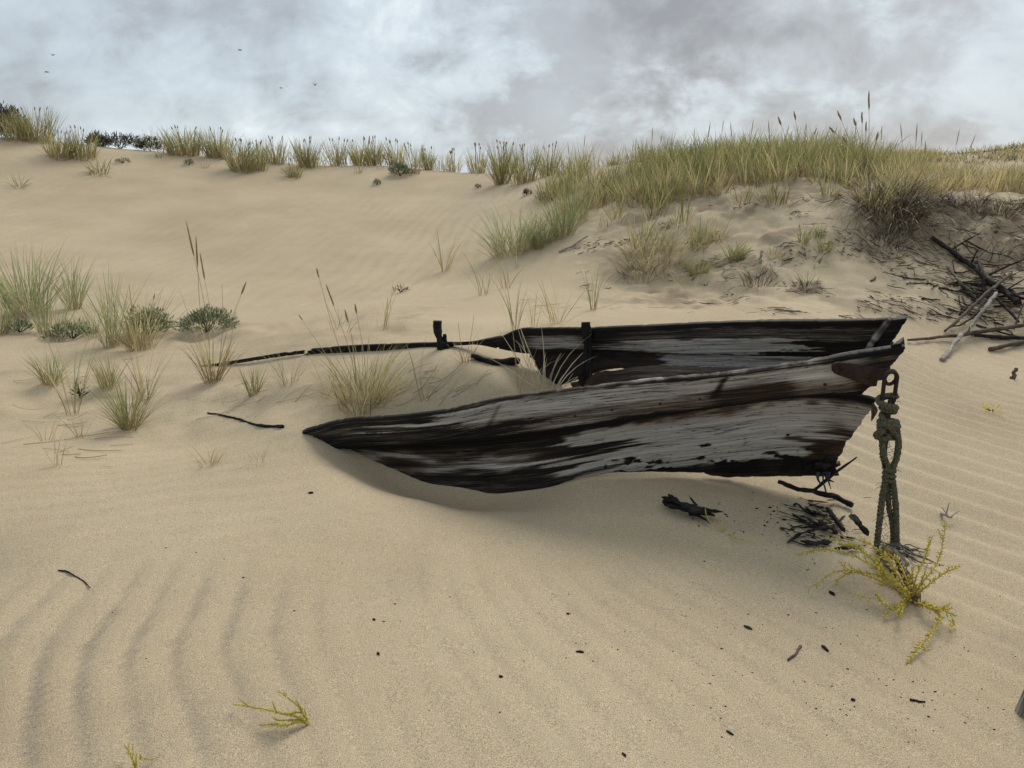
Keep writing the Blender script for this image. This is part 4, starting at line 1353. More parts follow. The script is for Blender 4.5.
# overhanging dead turf at the lip of the bank
tuft(890, 216, 36, 27, 'dark dead turf hanging over the lip of the bank', 60, 900, 1.2, 2.3, width=.008, mat='green', tint=(.4, 1), seed=271, drymat='dead', drylen=1.5, seg=7)
tuft(872, 205, 30, 14, 'straw coloured tuft at the top of the hanging turf', 120, 80, .7, .9, width=.006, mat='green', tint=(.4, 1), seed=272)
tuft(905, 205, 34, 14, 'pale hanging straw at the right of the dark turf', 40, 160, 1.1, 2.0, width=.007, mat='green', tint=(.5, 1), seed=273, drymat='dead', drylen=1.4, seg=7)
tuft(884, 244, 30, 20, 'tangle of dead roots below the hanging turf', 0, 380, 1.4, 2.2, width=.006, seed=274, drymat='dead', drylen=1.3, seg=7)
tuft(1000, 215, 26, 12, 'dark dead turf on the eroded edge at the far right', 20, 120, 1.1, 2.0, width=.007, mat='green', tint=(.4, 1), seed=275, drymat='dead', drylen=1.2, seg=7)
for i_, (px_, py_, lab_) in enumerate([(938, 204, 'hanging dark roots right beside the dead turf'), (958, 206, 'hanging dark roots at the lip above the fallen trunk'), (978, 206, 'hanging dark roots left of the far right dead turf'), (1018, 208, 'hanging dark roots cut by the right edge of the picture')]):
    tuft(px_, py_, 20, 11, lab_, 6, 170, 1.2, 2.3, width=.007, mat='green', tint=(.4, 1), seed=280 + i_, drymat='dead', drylen=1.2, seg=6, name='hanging_root_tuft', cat='roots')
tuft(865, 172, 28, 12, 'clump with tall dark seed spikes on the skyline', 130, 30, .6, .7, width=.007, mat='green', tint=(.1, .9), seed=276,
     stalks=[(869, 103, 18), (840, 117, 11), (855, 123, 8), (862, 119, 11), (877, 137, 9), (866, 128, 10), (833, 131, 9), (910, 135, 0), (845, 140, 8)])
tuft(800, 168, 30, 12, 'skyline clump with two tall seed heads left of the spikes', 110, 20, .6, .6, width=.007, mat='green', tint=(.1, .9), seed=277,
     stalks=[(795, 117, 9), (780, 122, 9), (806, 128, 6), (815, 132, 7)])

# clumps along the dune crest, left to right
crest = [
    (37, 141, 33, 14, 'green', (.1, .9), .45, 150, 'tall yellow green crest clump next to the leftmost dark bush'),
    (17, 140, 26, 12, 'green', (.2, 1), .5, 100, 'yellow crest clump under the leftmost dark bush'),
    (60, 158, 26, 10, 'green', (.1, .9), .45, 90, 'crest clump lower on the slope, left half of a wide pair'),
    (83, 158, 28, 12, 'green', (0, .8), .5, 110, 'crest clump lower on the slope, right half of a wide pair'),
    (184, 155, 27, 15, 'green', (.1, .9), .42, 160, 'broad dense crest clump, first to the right of the dark crest bushes'),
    (219, 158, 28, 12, 'green', (.1, .9), .42, 120, 'dense upright crest clump, second right of the dark crest bushes'),
    (243, 171, 30, 11, 'green', (0, .8), .45, 120, 'green crest clump standing lowest on the sand near the middle left'),
    (258, 170, 28, 8, 'green', (.1, .9), .45, 70, 'crest clump joined to the right of the lowest green one'),
    (275, 164, 24, 9, 'green', (.2, 1), .4, 60, 'sparse crest clump behind the lowest green pair'),
    (295, 177, 15, 6, 'green', (.1, .8), .8, 60, 'small bushy crest clump with drooping blades below the others'),
    (309, 167, 27, 10, 'green', (.1, .9), .42, 110, 'upright crest clump above the small bushy one'),
    (338, 165, 26, 9, 'green', (.2, 1), .35, 50, 'thin see-through crest clump left of the densest square clump'),
    (361, 164, 25, 8, 'green', (.2, 1), .38, 70, 'dense square crest clump, left half'),
    (374, 164, 24, 7, 'green', (.2, 1), .38, 70, 'dense square crest clump, right half with flat top'),
    (395, 166, 26, 8, 'green', (.1, 1), .4, 60, 'crest clump with pale seed heads above the low green shrub'),
    (412, 173, 28, 7, 'green', (.2, 1), .4, 50, 'thin crest clump right of the low green shrub'),
    (428, 170, 20, 5, 'green', (.0, .8), .4, 50, 'narrow dark crest clump left of the crest gap'),
    (453, 169, 18, 8, 'green', (.4, 1), .4, 30, 'faint pale crest stems in the crest gap'),
    (477, 170, 24, 8, 'green', (.2, 1), .4, 50, 'pale crest clump right of the crest gap'),
    (502, 184, 40, 7, 'green', (0, .7), .4, 80, 'dark narrow clump with a single foot near where hill begins'),
    (524, 183, 36, 12, 'green', (.1, .8), .4, 90, 'wide green clump where the dune crest meets the hill'),
    (548, 176, 30, 8, 'green', (.1, .9), .4, 60, 'thin clump right of the wide green clump at hill start'),
    (505, 170, 24, 10, 'green', (.2, 1), .4, 50, 'pale clump on the skyline behind the dark narrow clump'),
]
for i, (px, py, h, r_, mt, ti, sp, n, lab) in enumerate(crest):
    rs = random.Random(300 + i)
    st = [(px + rs.uniform(-r_, r_) * 1.1, py - h - rs.uniform(-3, 3), 3.5) for _ in range(5)]
    tuft(px, py, h * .95, r_, lab, int(n * 1.15), n // 3, sp * 1.1, .35, width=.010, mat=mt, tint=ti, seed=300 + i, stalks=st, group='grass clumps along the dune crest', drylen=.9, seg=4, lean=rs.uniform(-.3, .3), tight=rs.uniform(.6, 1.6))
tuft(20, 187, 16, 5, 'small drooping grass tuft alone on the far left slope', 26, 10, .9, 1.0, width=.008, mat='blue', seed=341, lean=.5)
tuft(98, 174, 18, 8, 'drooping dark tuft below the wide crest pair', 40, 30, .9, 1.1, width=.008, mat='green', tint=(0, .6), seed=342, lean=-.6)
for i, (px, py, lab) in enumerate([(144, 146, 'faint short blades on the crest right of the dark crest bush'), (158, 158, 'tiny shoot on the sand below the broad dense crest clump'), (492, 177, 'tiny dry shoot on the sand left of the dark narrow clump'),
                                   (358, 173, 'tiny dry shoot on the sand under the dense square clump'), (205, 167, 'tiny shoot on sand under the dense upright clump')]):
    tuft(px, py, 7, 3, lab, 10, 3, .7, .4, width=.008, mat='green', tint=(.2, .8), seed=350 + i)


# shrubs -----------------------------------------------------------
def shrub(px, py, wpx, hpx, label, mat='shrub', n=420, leaf=0.03, seed=1, name='dune_shrub', twigs=9, depth=1.0):
    g = ground_at(px, py)
    ps = pix_size(g)
    W, H = wpx * ps / 2, hpx * ps
    n = int(n * 2.4)
    r = np.random.default_rng(seed)
    e = empty(name, g, label, 'shrub')
    mb = MB()
    az = r.random(n) * 2 * np.pi
    el = np.arccos(1 - r.random(n) * 1.0)
    rr = (0.55 + 0.5 * r.random(n)) * (1 + 0.45 * fbm(az * 1.2, el * 2, seed, 3))
    c = np.stack([W * rr * np.sin(el) * np.cos(az), W * depth * rr * np.sin(el) * np.sin(az), H * (0.12 + 0.88 * rr * np.cos(el))], 1) + g
    gz = height(c[:, 0], c[:, 1])
    c[:, 2] = np.maximum(c[:, 2], gz + 0.01)
    d = (c - g) / np.array([W, W, H])
    d /= np.linalg.norm(d, axis=1)[:, None] + 1e-9
    d = d + r.normal(0, .45, (n, 3)) + np.array([0, 0, .35])
    d /= np.linalg.norm(d, axis=1)[:, None]
    s = np.cross(d, r.normal(0, 1, (n, 3)))
    s /= np.linalg.norm(s, axis=1)[:, None] + 1e-9
    L = leaf * (0.6 + 0.8 * r.random(n))[:, None]
    wd = L * 0.085
    V = np.stack([c, c + d * L * .45 + s * wd, c + d * L, c + d * L * .45 - s * wd], 1).reshape(-1, 3)
    F = (np.arange(n)[:, None] * 4 + np.arange(4)[None]).tolist()
    mb.add(V, F, tint=np.repeat(r.random(n), 4), along=np.tile([.25, .6, 1, .6], n))
    mb.build('leaves', mat, e, g)
    mb = MB()
    for i in range(twigs):
        a, b = r.random() * 6.28, 0.3 + r.random() * .9
        tip = g + np.array([W * .8 * math.sin(b) * math.cos(a), W * .8 * depth * math.sin(b) * math.sin(a), H * .8 * math.cos(b)])
        tip[2] = max(tip[2], height(tip[0:1], tip[1:2])[0] + .01)
        tube(mb, smooth_path([g - np.array([0, 0, .02]), (g + tip) / 2 + np.array([0, 0, .04 * H]), tip], 8), np.linspace(.005, .002, 8) * (1 + H), 5, .1, i)
    mb.build('twigs', 'dark', e, g)


shrub(208, 331, 50, 22, 'low round grey green bush left of the boat, right of two', 'shrub', 900, .045, 401)
shrub(149, 334, 42, 24, 'low round grey green bush behind the left grass clumps', 'shrub', 800, .045, 402)
shrub(72, 338, 44, 14, 'flat grey green bush half hidden behind the thin stems', 'shrub', 420, .045, 403)
shrub(20, 332, 22, 10, 'flat grey green bush at the foot of the largest left clump', 'shrub', 160, .045, 404)
shrub(6, 131, 34, 26, 'dark bush at the left edge on the dune crest', 'darkshrub', 900, .13, 405, twigs=16)
shrub(120, 146, 46, 12, 'long dark bush on the crest between grass clumps', 'darkshrub', 420, .11, 406, twigs=16)
shrub(97, 140, 20, 11, 'small dark bush left of the long dark crest bush', 'darkshrub', 300, .11, 407)
shrub(150, 150, 22, 12, 'small dark bush right of the long dark crest bush', 'darkshrub', 260, .11, 408)
shrub(400, 176, 18, 12, 'low bright green shrub under crest grass near the middle', 'shrub', 300, .09, 409)
shrub(377, 185, 7, 5, 'tiny green plant on bare sand below crest middle', 'shrub', 80, .06, 410)
shrub(527, 195, 8, 5, 'tiny dark green plant below the wide green clump', 'darkshrub', 80, .06, 411)
shrub(189, 165, 9, 5, 'tiny green plant under the first dense crest clump', 'shrub', 80, .06, 412)
shrub(123, 163, 14, 4, 'flat little plant on sand under the long dark bush', 'shrub', 80, .06, 413)
shrub(478, 188, 6, 3, 'tiny dark sprout left of the dark narrow clump', 'darkshrub', 40, .05, 414)
shrub(401, 292, 16, 5, 'tiny dark weed on the smooth slope behind the boat', 'darkshrub', 22, .05, 415)
shrub(81, 399, 12, 16, 'small dark leafy sprig beside the thin tall stem', 'darkshrub', 26, .05, 416, twigs=6)
shrub(993, 412, 22, 5, 'tiny pale yellow weed on the ripples at right', 'yellow', 26, .03, 417, twigs=4)


# the grassy hill: a mass of blades nobody could count
def in_poly(x, y, poly):
    c = np.zeros(len(x), bool)
    n = len(poly)
    j = n - 1
    for i in range(n):
        xi, yi = poly[i]
        xj, yj = poly[j]
        k = ((yi > y) != (yj > y)) & (x < (xj - xi) * (y - yi) / (yj - yi + 1e-12) + xi)
        c ^= k
        j = i
    return c


def project(p):
    x, y, z = p[:, 0], p[:, 1], p[:, 2] - CAM_Z
    dep = y * CT - z * ST
    up = y * ST + z * CT
    return 512 + FPX * x / dep, 384 - FPX * up / dep


def hill_grass():
    r = np.random.default_rng(77)
    n = 3300
    x = r.uniform(-0.5, 14, n)
    y = r.uniform(9.4, 19.0, n)
    z = height(x, y)
    px, py = project(np.stack([x, y, z], 1))
    poly = [(535, 186), (560, 172), (600, 166), (650, 162), (700, 158), (800, 154), (860, 160), (930, 174), (1100, 179), (1100, 197), (1000, 197), (930, 194), (890, 200), (860, 196), (800, 199), (765, 206), (735, 210), (718, 228), (700, 244), (665, 256), (630, 244), (606, 236), (590, 222), (560, 214), (545, 200)]
    ok = in_poly(px, py, poly)
    dens = 0.5 + fbm(x * 0.9, y * 0.9, 88, 3)
    edge = sst(py, 196, 214) * (1 - sst(px, 760, 800))
    ok &= r.random(n) < np.clip(dens * 1.5 - 0.25 - 0.05 * edge - 0.26 * (1 - sst(px, 560, 680)) + 0.25 * sst(px, 860, 930) + 0.22 * sst(py, 190, 200) * (1 - sst(px, 690, 740)), 0.05, .8)
    # leave the wind-blown sand patches on the bank
    ok &= ~((py > 186) & (px > 700) & (px < 770) & (r.random(n) < .45))
    idx = np.where(ok)[0]
    mb = MB()
    for c, i in enumerate(idx):
        b = np.array([x[i], y[i], z[i]])
        top = 1 - sst(py[i], 158, 200)
        H = (0.36 + 0.16 * top + 0.22 * r.random()) * (0.8 if px[i] > 900 else 1.0) * (0.75 + 0.9 * np.clip(0.5 + fbm(x[i:i+1] * 2.1, y[i:i+1] * 2.1, 97, 2)[0], 0, 1) * .6)
        t0 = np.clip(0.04 + 0.55 * r.random() + 0.22 * (px[i] > 880), 0, .75)
        blades(mb, b, int(14 + 16 * r.random()), H, 0.09 + .1 * r.random(), .55, .5, .0105, (t0 - .15, min(1, t0 + .5)), 9000 + c, (0.12 * r.normal(), 0), 4, hvar=.75)
    mb.build('hill_grass', 'green', None, (0, 0, 0), kind='stuff')
    ob = bpy.data.objects['hill_grass']
    ob['label'] = 'dense yellow green marram grass covering the right hill'
    sm = MB()
    for c in range(44):
        i = idx[int(r.integers(0, len(idx)))]
        if py[i] > 185:
            continue
        b = np.array([x[i], y[i], z[i]])
        L = 0.55 + .3 * r.random()
        tip = b + np.array([r.normal(0, .1), r.normal(0, .05), L])
        pa = smooth_path([b, (b + tip) / 2 + np.array([r.normal(0, .02), 0, 0]), tip], 12)
        tube(sm, pa, .0028 * np.array([1, 1, 1, .9, .9, .8, .8, .8, 2.2, 2.8, 2.4, .5]), 5, 0, c, tint=.35 + .5 * r.random(), along=.6)
    so = sm.build('seed_stalk_grass', 'dry', None, (0, 0, 0), kind='stuff')
    so['label'] = 'thin straw seed stalks rising above the hill grass'
    so['category'] = 'grass'
    ob['category'] = 'grass'
    # dead stems and dark roots between them
    mb = MB()
    for c, i in enumerate(idx):
        b = np.array([x[i], y[i], z[i]])
        low = py[i] > 185
        blades(mb, b, 16, 0.26 + .15 * r.random(), 0.25, 1.0, 1.0, .009, (0.0, 1) , 19000 + c, (0, 0), 4)
    ob = mb.build('dry_hill_grass', 'dry', None, (0, 0, 0), kind='stuff')
    ob['label'] = 'dry straw and dead stems between the hill grass'
    ob['category'] = 'grass'


hill_grass()


def far_dune_cover():
    r = np.random.default_rng(78)
    n = 2600
    x = r.uniform(5.5, 15, n)
    y = r.uniform(15.5, 21, n)
    z = height(x, y)
    px, py = project(np.stack([x, y, z], 1))
    ok = (py < 172) & (px > 845) & (px < 1100) & (r.random(n) < (0.75 - 0.66 * sst(px, 915, 945)))
    mb = MB()
    for c, i in enumerate(np.where(ok)[0]):
        blades(mb, np.array([x[i], y[i], z[i]]), 16, 0.16 + .1 * r.random(), 0.22, .7, .6, .011, (.35, 1), 29000 + c, (0, 0), 3)
    ob = mb.build('short_dune_grass', 'green', None, (0, 0, 0), kind='stuff')
    ob['label'] = 'short yellow grass on the far dune at the right'
    ob['category'] = 'grass'
    mb = MB()
    for c, i in enumerate(np.where((py < 168) & (py > 138) & (px > 905) & (px < 1100))[0]):
        if r.random() < .4:
            blades(mb, np.array([x[i], y[i], z[i]]), 8, 0.10 + .12 * r.random(), 0.25, 1.5, 2.0, .014, (0, .75), 39000 + c, (0, 0), 4)
    ob = mb.build('dead_roots', 'dead', None, (0, 0, 0), kind='stuff')
    ob['label'] = 'dark dead roots along the top of the far right dune'
    ob['category'] = 'roots'


far_dune_cover()


# litter: straw, root bits and dark grains
def litter():
    r = np.random.default_rng(91)
    # dark root bits on the right bank
    mb = MB()
    n = 7500
    x = r.uniform(0.8, 9.5, n)
    y = r.uniform(7.2, 10.8, n)
    z = height(x, y)
    px, py = project(np.stack([x, y, z], 1))
    d = fbm(x * 1.6, y * 2.2, 92, 3)
    right = sst(px, 840, 920)
    ok = (py > 196) & (py < 322) & (px > 560) & (px < 1060) & (d + 0.50 * right + 0.25 * r.random(n) > 0.33) & ~((py > 292) & (px < 690))
    for c, i in enumerate(np.where(ok)[0]):
        a = r.normal(0.1, .6) if px[i] < 860 else r.normal(-0.6, .45)
        L = 0.03 + 0.20 * r.random() ** 3
        s = np.linspace(-.5, .5, 5)
        cx = x[i] + np.cos(a) * s * L + 0.01 * r.normal(0, 1, 5)
        cy = y[i] + np.sin(a) * s * L + 0.01 * r.normal(0, 1, 5)
        q = np.stack([cx, cy, height(cx, cy) + 0.006 + 0.02 * r.random()], 1)
        tube(mb, q, (0.002 + 0.005 * r.random() ** 3) * np.array([.5, 1, 1, .9, .4]), 3, 0, c)
    ob = mb.build('root_litter', 'drift', None, (0, 0, 0), kind='stuff')
    ob['label'] = 'dark broken roots and twigs littering the right bank'
    ob['category'] = 'litter'
    # dry straw lying round the left tufts and inside the boat
    mb = MB()
    for c in range(100):
        cxp, cyp, sx, sy = [(130, 400, 80, 35), (350, 400, 60, 14), (450, 380, 40, 12), (80, 440, 70, 30), (600, 310, 120, 10), (240, 395, 50, 22)][c % 6]
        p0 = ground_at(cxp + r.normal(0, 1) * sx * .5, min(max(cyp + r.normal(0, 1) * sy * .5, 300), 480))
        if p0[1] > 9:
            continue
        a = r.normal(0.15, .5)
        L = 0.06 + 0.24 * r.random()
        s = np.linspace(-.5, .5, 9)
        cv = r.normal(0, .12)
        qx = p0[0] + np.cos(a) * s * L - np.sin(a) * cv * L * (s * s) * 4
        qy = p0[1] + np.sin(a) * s * L + np.cos(a) * cv * L * (s * s) * 4
        q = np.stack([qx, qy, height(qx, qy) + 0.004 + 0.03 * r.random() * (s + .5)], 1)
        tube(mb, q, 0.0012 + .0010 * r.random(), 4, 0, c, tint=.3 + .7 * r.random(), along=.6)
    ob = mb.build('straw_litter', 'dry', None, (0, 0, 0), kind='stuff')
    ob['label'] = 'thin dry straw scattered on sand round the tufts'
    ob['category'] = 'litter'
    # dark crumbs in the foreground
    mb = MB()
    for c in range(620):
        if c < 300:
            X, Y = r.normal(1.15, .5), r.normal(2.35, .32)
        elif c < 450:
            X, Y = r.normal(1.35, .22), r.normal(3.5, .16)
        else:
            X, Y = r.uniform(-1.8, 2), r.uniform(1.8, 3.4)
        if Y < 1.75:
            continue
        z0 = height(np.array([X]), np.array([Y]))[0] + ripple(np.array([X]), np.array([Y]))[0][0]
        s_ = 0.0013 + 0.0026 * r.random() ** 3
        if 330 <= c < 450:
            s_ *= 1.8
        a = r.random() * 3.14
        ca, sa = math.cos(a) * s_ * (1 + 1.5 * r.random()), math.sin(a) * s_
        V = [(X - ca, Y - sa, z0), (X + sa * .6, Y - ca * .6, z0 + s_ * .2), (X + ca, Y + sa, z0), (X - sa * .6, Y + ca * .6, z0 + s_ * .2), (X, Y, z0 + s_ * 1.1), (X, Y, z0 - s_)]
        mb.add(V, [(0, 1, 4), (1, 2, 4), (2, 3, 4), (3, 0, 4), (1, 0, 5), (2, 1, 5), (3, 2, 5), (0, 3, 5)])
    ob = mb.build('dark_crumbs', 'char', None, (0, 0, 0), smooth=False, kind='stuff')
    ob['label'] = 'tiny dark crumbs strewn over the foreground sand'
    ob['category'] = 'litter'
    # single charcoal pieces one can pick out
    bits = [(748, 628, 8, 3.5, 40, 'black charcoal piece right of the middle of the foreground sand'), (825, 649, 8, 4, 70, 'black charcoal piece below the yellow plant'),
            (832, 594, 6, 4, 80, 'black charcoal piece just under the yellow plant tips'), (730, 733, 7, 3, 40, 'slanting charcoal piece near the bottom right of centre'),
            (580, 652, 8, 3, 10, 'flat charcoal piece in the centre of the foreground'), (501, 677, 4, 3.5, 10, 'small charcoal crumb left of the flat charcoal piece'),
            (311, 493, 5, 3.5, 5, 'small black crumb below the buried boat tip'), (378, 654, 4, 3, 60, 'black crumb among the ripples left of centre'),
            (624, 755, 5, 3, 60, 'black crumb at the bottom edge of the foreground'), (853, 700, 4, 4, 20, 'black crumb in the sprinkled patch at lower right'),
            (568, 614, 3.5, 2.5, 20, 'tiny black crumb above the flat charcoal piece'), (374, 620, 3.5, 2.5, 20, 'tiny black crumb above the crumb among ripples')]
    for i, (px, py, w, h, ang, lab) in enumerate(bits):
        g = ground_at(px, py)
        g[2] += ripple(g[0:1], g[1:2])[0][0]
        ps = pix_size(g)
        mb = MB()
        a = -R(ang)
        d = np.array([math.cos(a), math.sin(a) * 1.4, 0]) * w * ps * .5
        path = np.array([g - d, g - d * .5, g, g + d * .5, g + d]) + np.array([0, 0, h * ps * .2])
        tube(mb, path, h * ps * .5 * np.array([.45, .9, 1, .85, .35]), 7, .35, 60 + i, flat=.7)
        o = mb.build('charcoal_piece', 'char', None, g)
        tag(o, lab, 'charcoal', 'charcoal pieces on the foreground sand')


litter()


# ------------------------------------------------------------------ yellow plants
def leafy(parent, org, pts, r0, leaf, dens, seed, tint=(0, 1), bare=0.1, shoots=2):
    path = smooth_path(pts, 40)
    r = np.random.default_rng(seed)
    if shoots:
        path = path + 0.05 * leaf * np.cumsum(r.normal(0, 1, (40, 3)), axis=0) * np.linspace(0, 1, 40)[:, None]
    mb = MB()
    tube(mb, path, np.linspace(r0, r0 * .45, 40), 6, .15, seed)
    br = mb.build('branch', 'ystem', parent, org)
    for q in range(shoots):
        k = int(8 + 28 * (q + r.random()) / shoots)
        d = path[min(k + 2, 39)] - path[k - 2]
        d = d / np.linalg.norm(d) + r.normal(0, .55, 3) + np.array([0, 0, .25])
        d /= np.linalg.norm(d)
        ln = leaf * (1.6 + 1.8 * r.random())
        leafy(parent, org, [path[k], path[k] + d * ln * .5, path[k] + d * ln + np.array([0, 0, .15 * ln])], r0 * .55, leaf * .8, dens * 1.2, seed * 50 + q, tint, 0.2, 0)
    L = np.linalg.norm(np.diff(path, axis=0), axis=1).sum()
    n = max(6, int(L * dens))
    tan, A, B = frames(path)
    mb = MB()
    V, F, T_, A_ = [], [], [], []
    for i in range(n):
        s = bare + (1 - bare) * (i + r.random()) / n
        k = min(int(s * 39), 38)
        p = path[k] + (path[k + 1] - path[k]) * (s * 39 - k)
        a = i * 2.4 + r.normal(0, .4)
        out = np.cos(a) * A[k] + np.sin(a) * B[k]
        d = tan[k] * (0.75 + .3 * r.random()) + out * (0.8 + .3 * r.random()) + np.array([0, 0, .15])
        d /= np.linalg.norm(d)
        sd_ = np.cross(d, out)
        sd_ /= np.linalg.norm(sd_) + 1e-9
        up = np.cross(sd_, d)
        ll = leaf * (0.55 + .7 * r.random()) * (1.0 - .35 * s)
        w = ll * .20
        m = p + d * ll * .55
        b = len(V)
        V += [p, m + sd_ * w, m + up * w * .7, m - sd_ * w, m - up * w * .7, p + d * ll]
        F += [(b, b + 1, b + 2), (b, b + 2, b + 3), (b, b + 3, b + 4), (b, b + 4, b + 1), (b + 5, b + 2, b + 1), (b + 5, b + 3, b + 2), (b + 5, b + 4, b + 3), (b + 5, b + 1, b + 4)]
        T_ += [tint[0] + (tint[1] - tint[0]) * r.random()] * 6
        A_ += [.5] * 6
    mb.add(np.array(V), F, tint=np.array(T_), along=np.array(A_))
    mb.build('leaves', 'yellow', br, org)


def plant(root, branches, label, leaf, dens, seed, r0=0.004, tint=(0, 1)):
    g = ground_at(*root)
    e = empty('yellow_saltwort', g, label, 'plant')
    e.name = 'yellow_beach_plant'
    for i, b in enumerate(branches):
        pts = [g - np.array([0, 0, .01])] if not b[0] == 'free' else []
        rows = b[1:] if b[0] == 'free' else b
        pts += [ground_at(px, py, h) for px, py, h in rows]
        leafy(e, g, pts, r0, leaf, dens, seed + i, tint, 0.12)


plant((912, 600), [
    [(896, 585, .08), (860, 560, .15), (825, 552, .12), (795, 559, .05)],
    [(893, 582, .08), (865, 572, .12), (835, 570, .10), (807, 588, .03)],
    [(895, 580, .10), (870, 556, .16), (848, 540, .17), (826, 536, .14)],
    [(893, 588, .06), (868, 575, .08), (848, 570, .06), (832, 577, .03)],
    [(900, 580, .10), (885, 557, .18), (868, 545, .20), (852, 540, .20)],
    [(908, 585, .08), (900, 565, .12), (890, 556, .12), (876, 560, .12)],
    [(915, 582, .10), (922, 562, .16), (926, 550, .20), (928, 540, .22)],
    [(920, 585, .08), (935, 565, .14), (941, 545, .2), (943, 524, .26)],
    [(922, 590, .06), (938, 577, .10), (950, 569, .12), (962, 565, .12)],
    [(905, 600, .03), (893, 610, .03), (882, 603, .04), (875, 596, .05)],
    [(903, 604, .02), (898, 612, .03), (896, 618, .03)],
    [(922, 604, .04), (935, 607, .05), (949, 615, .05), (946, 630, .03)],
    [(924, 605, .05), (938, 613, .05), (930, 630, .04), (918, 645, .03), (907, 660, .015)],
    [(904, 590, .08), (880, 568, .14), (860, 552, .14), (842, 546, .12)],
], 'sprawling yellow plant at the foot of the rope', .027, 130, 601, 0.0038)
plant((310, 724), [
    [(300, 718, .03), (280, 712, .05), (258, 708, .04), (235, 705, .02)],
    [(302, 712, .04), (292, 703, .06), (278, 695, .06)],
    [(300, 722, .02), (285, 726, .03), (270, 726, .02), (259, 727, .01)],
    [(304, 714, .03), (296, 712, .04), (290, 712, .05)],
    [(303, 720, .02), (290, 719, .03), (276, 718, .03)],
], 'small yellow green sprig lying on foreground sand, left of centre', .013, 420, 641, 0.003, (0, .6))
plant((136, 769), [
    [(133, 760, .02), (130, 752, .03), (128, 744, .04)],
    [(136, 763, .02), (140, 759, .02), (143, 757, .02)],
], 'tiny yellow sprig at the bottom edge of the picture', .012, 420, 661, 0.0025, (0, .6))
plant((727, 531), [
    [(722, 524, .03), (716, 516, .04), (710, 508, .05)],
    [(733, 536, .02), (742, 540, .02), (756, 541, .01)],
    [(718, 528, .02), (708, 519, .05), (705, 505, .09)],
], 'thin faded yellow sprig beside the charred lump', .010, 230, 671, 0.002, (.2, .9))


# ------------------------------------------------------------------ birds
def bird(px, py, span_px, yaw, flap, label, dist=38.0):
    c = P(px, py, dist)
    ps = pix_size(c)
    S = span_px * ps
    d = np.array([math.cos(yaw), math.sin(yaw), 0.0])
    sd_ = np.array([-math.sin(yaw), math.cos(yaw), 0.0])
    up = np.array([0, 0, 1.0])
    e = empty('flying_bird', c, label, 'bird', 'birds in flight')
    mb = MB()
    s = np.linspace(-.5, .5, 12)
    tube(mb, c + d * (s * S * .55)[:, None], S * .055 * np.array([.25, .5, .75, .95, 1.05, 1.05, .95, .8, .62, .66, .5, .12]), 8)
    mb.build('body', 'bird', e, c)
    for sg in (-1, 1):
        V, F = [], []
        for k, t in enumerate(np.linspace(0, 1, 7)):
            z = math.sin(flap) * min(t, .5) * 1.2 - (t > .5) * (t - .5) * math.sin(flap) * .4
            q = c + sd_ * sg * t * S * .5 * math.cos(flap) + up * z * S * .5 + d * (0.03 * S - 0.10 * S * max(0, t - .45))
            ch = S * .12 * (1 - t ** 2 * .85)
            th = S * .012 * (1 - t * .7)
            V += [q + d * ch * .5, q + up * th, q - d * ch * .5, q - up * th]
        for k in range(6):
            for j in range(4):
                F.append((k * 4 + j, k * 4 + (j + 1) % 4, (k + 1) * 4 + (j + 1) % 4, (k + 1) * 4 + j))
        F += [(3, 2, 1, 0), (24, 25, 26, 27)]
        mb = MB()
        mb.add(np.array(V), F)
        mb.build('wing', 'bird', e, c)


bird(53, 55, 9, 2.6, .35, 'dark bird flying at the upper left, higher of two')
bird(47, 72, 9, 0.2, .15, 'dark bird flying at the upper left, lower of two')
bird(240, 50, 9, 2.9, .2, 'lone dark bird flying highest right of the left pair')
bird(281, 88, 7, 0.3, .2, 'faint bird flying low, left of the lowest pair')
bird(315, 85, 9, 1.3, .8, 'dark bird with raised wings, furthest right in the sky')


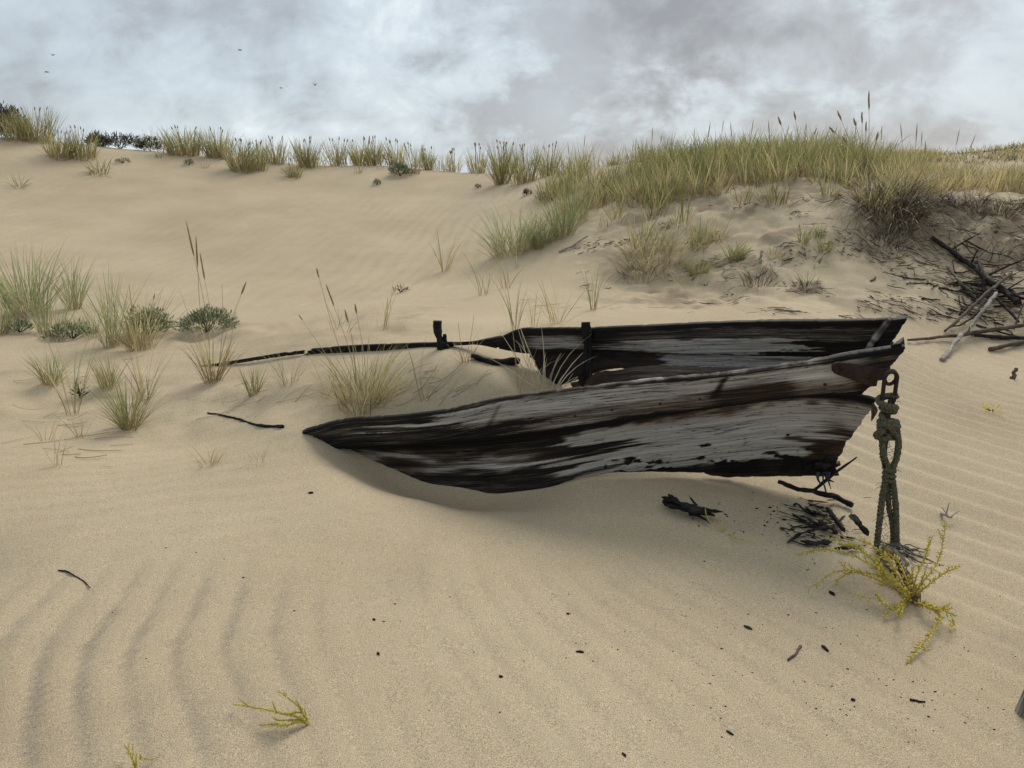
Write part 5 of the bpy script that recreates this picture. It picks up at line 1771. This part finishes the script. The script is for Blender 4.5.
# ------------------------------------------------------------------ broken bark under the bow
def bow_debris():
    r = np.random.default_rng(191)
    mb = MB()
    for c in range(150):
        px, py = 818 + r.normal(0, 17), 523 + r.normal(0, 11)
        py = min(max(py, 500), 546)
        g = ground_at(px, py)
        a = r.normal(-0.5, .7)
        L = 0.02 + 0.09 * r.random() ** 2
        s = np.linspace(-.5, .5, 5)
        q = np.stack([g[0] + np.cos(a) * s * L, g[1] + np.sin(a) * s * L, s * 0], 1)
        q[:, 2] = height(q[:, 0], q[:, 1]) + .003 + .012 * r.random()
        tube(mb, q, (.0022 + .006 * r.random() ** 2) * np.array([.4, 1, .8, 1, .3]), 5, .4, c, flat=.5)
    ob = mb.build('bark_debris', 'char', None, (0, 0, 0), smooth=False, kind='stuff')
    ob['label'] = 'black bark crumbs and splinters in the hollow under bow'
    ob['category'] = 'litter'


bow_debris()


# ------------------------------------------------------------------ thin crooked twigs tangled in the driftwood pile, sparse stems on the crest
def tangle():
    r = np.random.default_rng(195)
    mb = MB()
    for c in range(100):
        px, py = 985 + r.normal(0, 26), 300 + r.normal(0, 24)
        if not (925 < px < 1045 and 245 < py < 350):
            continue
        g = ground_at(px, py)
        a = r.normal(-0.6, .9)
        L = 0.18 + 0.5 * r.random() ** 2
        s = np.linspace(-.5, .5, 8)
        x = g[0] + np.cos(a) * s * L + np.cumsum(r.normal(0, .012, 8))
        y = g[1] + np.sin(a) * s * L + np.cumsum(r.normal(0, .012, 8))
        z = height(x, y) + .01 + .12 * r.random() * (s + .5) * r.random()
        tube(mb, np.stack([x, y, z], 1), (.003 + .009 * r.random() ** 2) * np.linspace(1, .45, 8), 5, .3, c)
    ob = mb.build('twig_debris', 'dark', None, (0, 0, 0), kind='stuff')
    ob['label'] = 'thin crooked dark twigs tangled in the driftwood pile'
    ob['category'] = 'litter'
    mb = MB()
    n = 420
    px = r.uniform(150, 600, n)
    for c in range(n):
        if px[c] < 480 and r.random() < .35 or vnoise(np.array([px[c] / 14]), np.array([2.]), 9)[0] < -.12:
            continue
        d = pix_dir(px[c], 160)
        t = np.arange(17, 25, .1)
        gz = height(d[0] * t, d[1] * t)
        i = np.argmax((gz - CAM_Z) / t)
        b = np.array([d[0] * t[i], d[1] * t[i] + r.normal(0, .5), gz[i]])
        blades(mb, b, int(r.integers(3, 9)), 0.45 + .4 * r.random(), .12, .4, .4, .009, (.25, 1), 49000 + c, (.15 * r.normal(), 0), 4)
    ob = mb.build('crest_grass', 'green', None, (0, 0, 0), kind='stuff')
    ob['label'] = 'sparse single grass stems along the dune crest'
    ob['category'] = 'grass'


tangle()
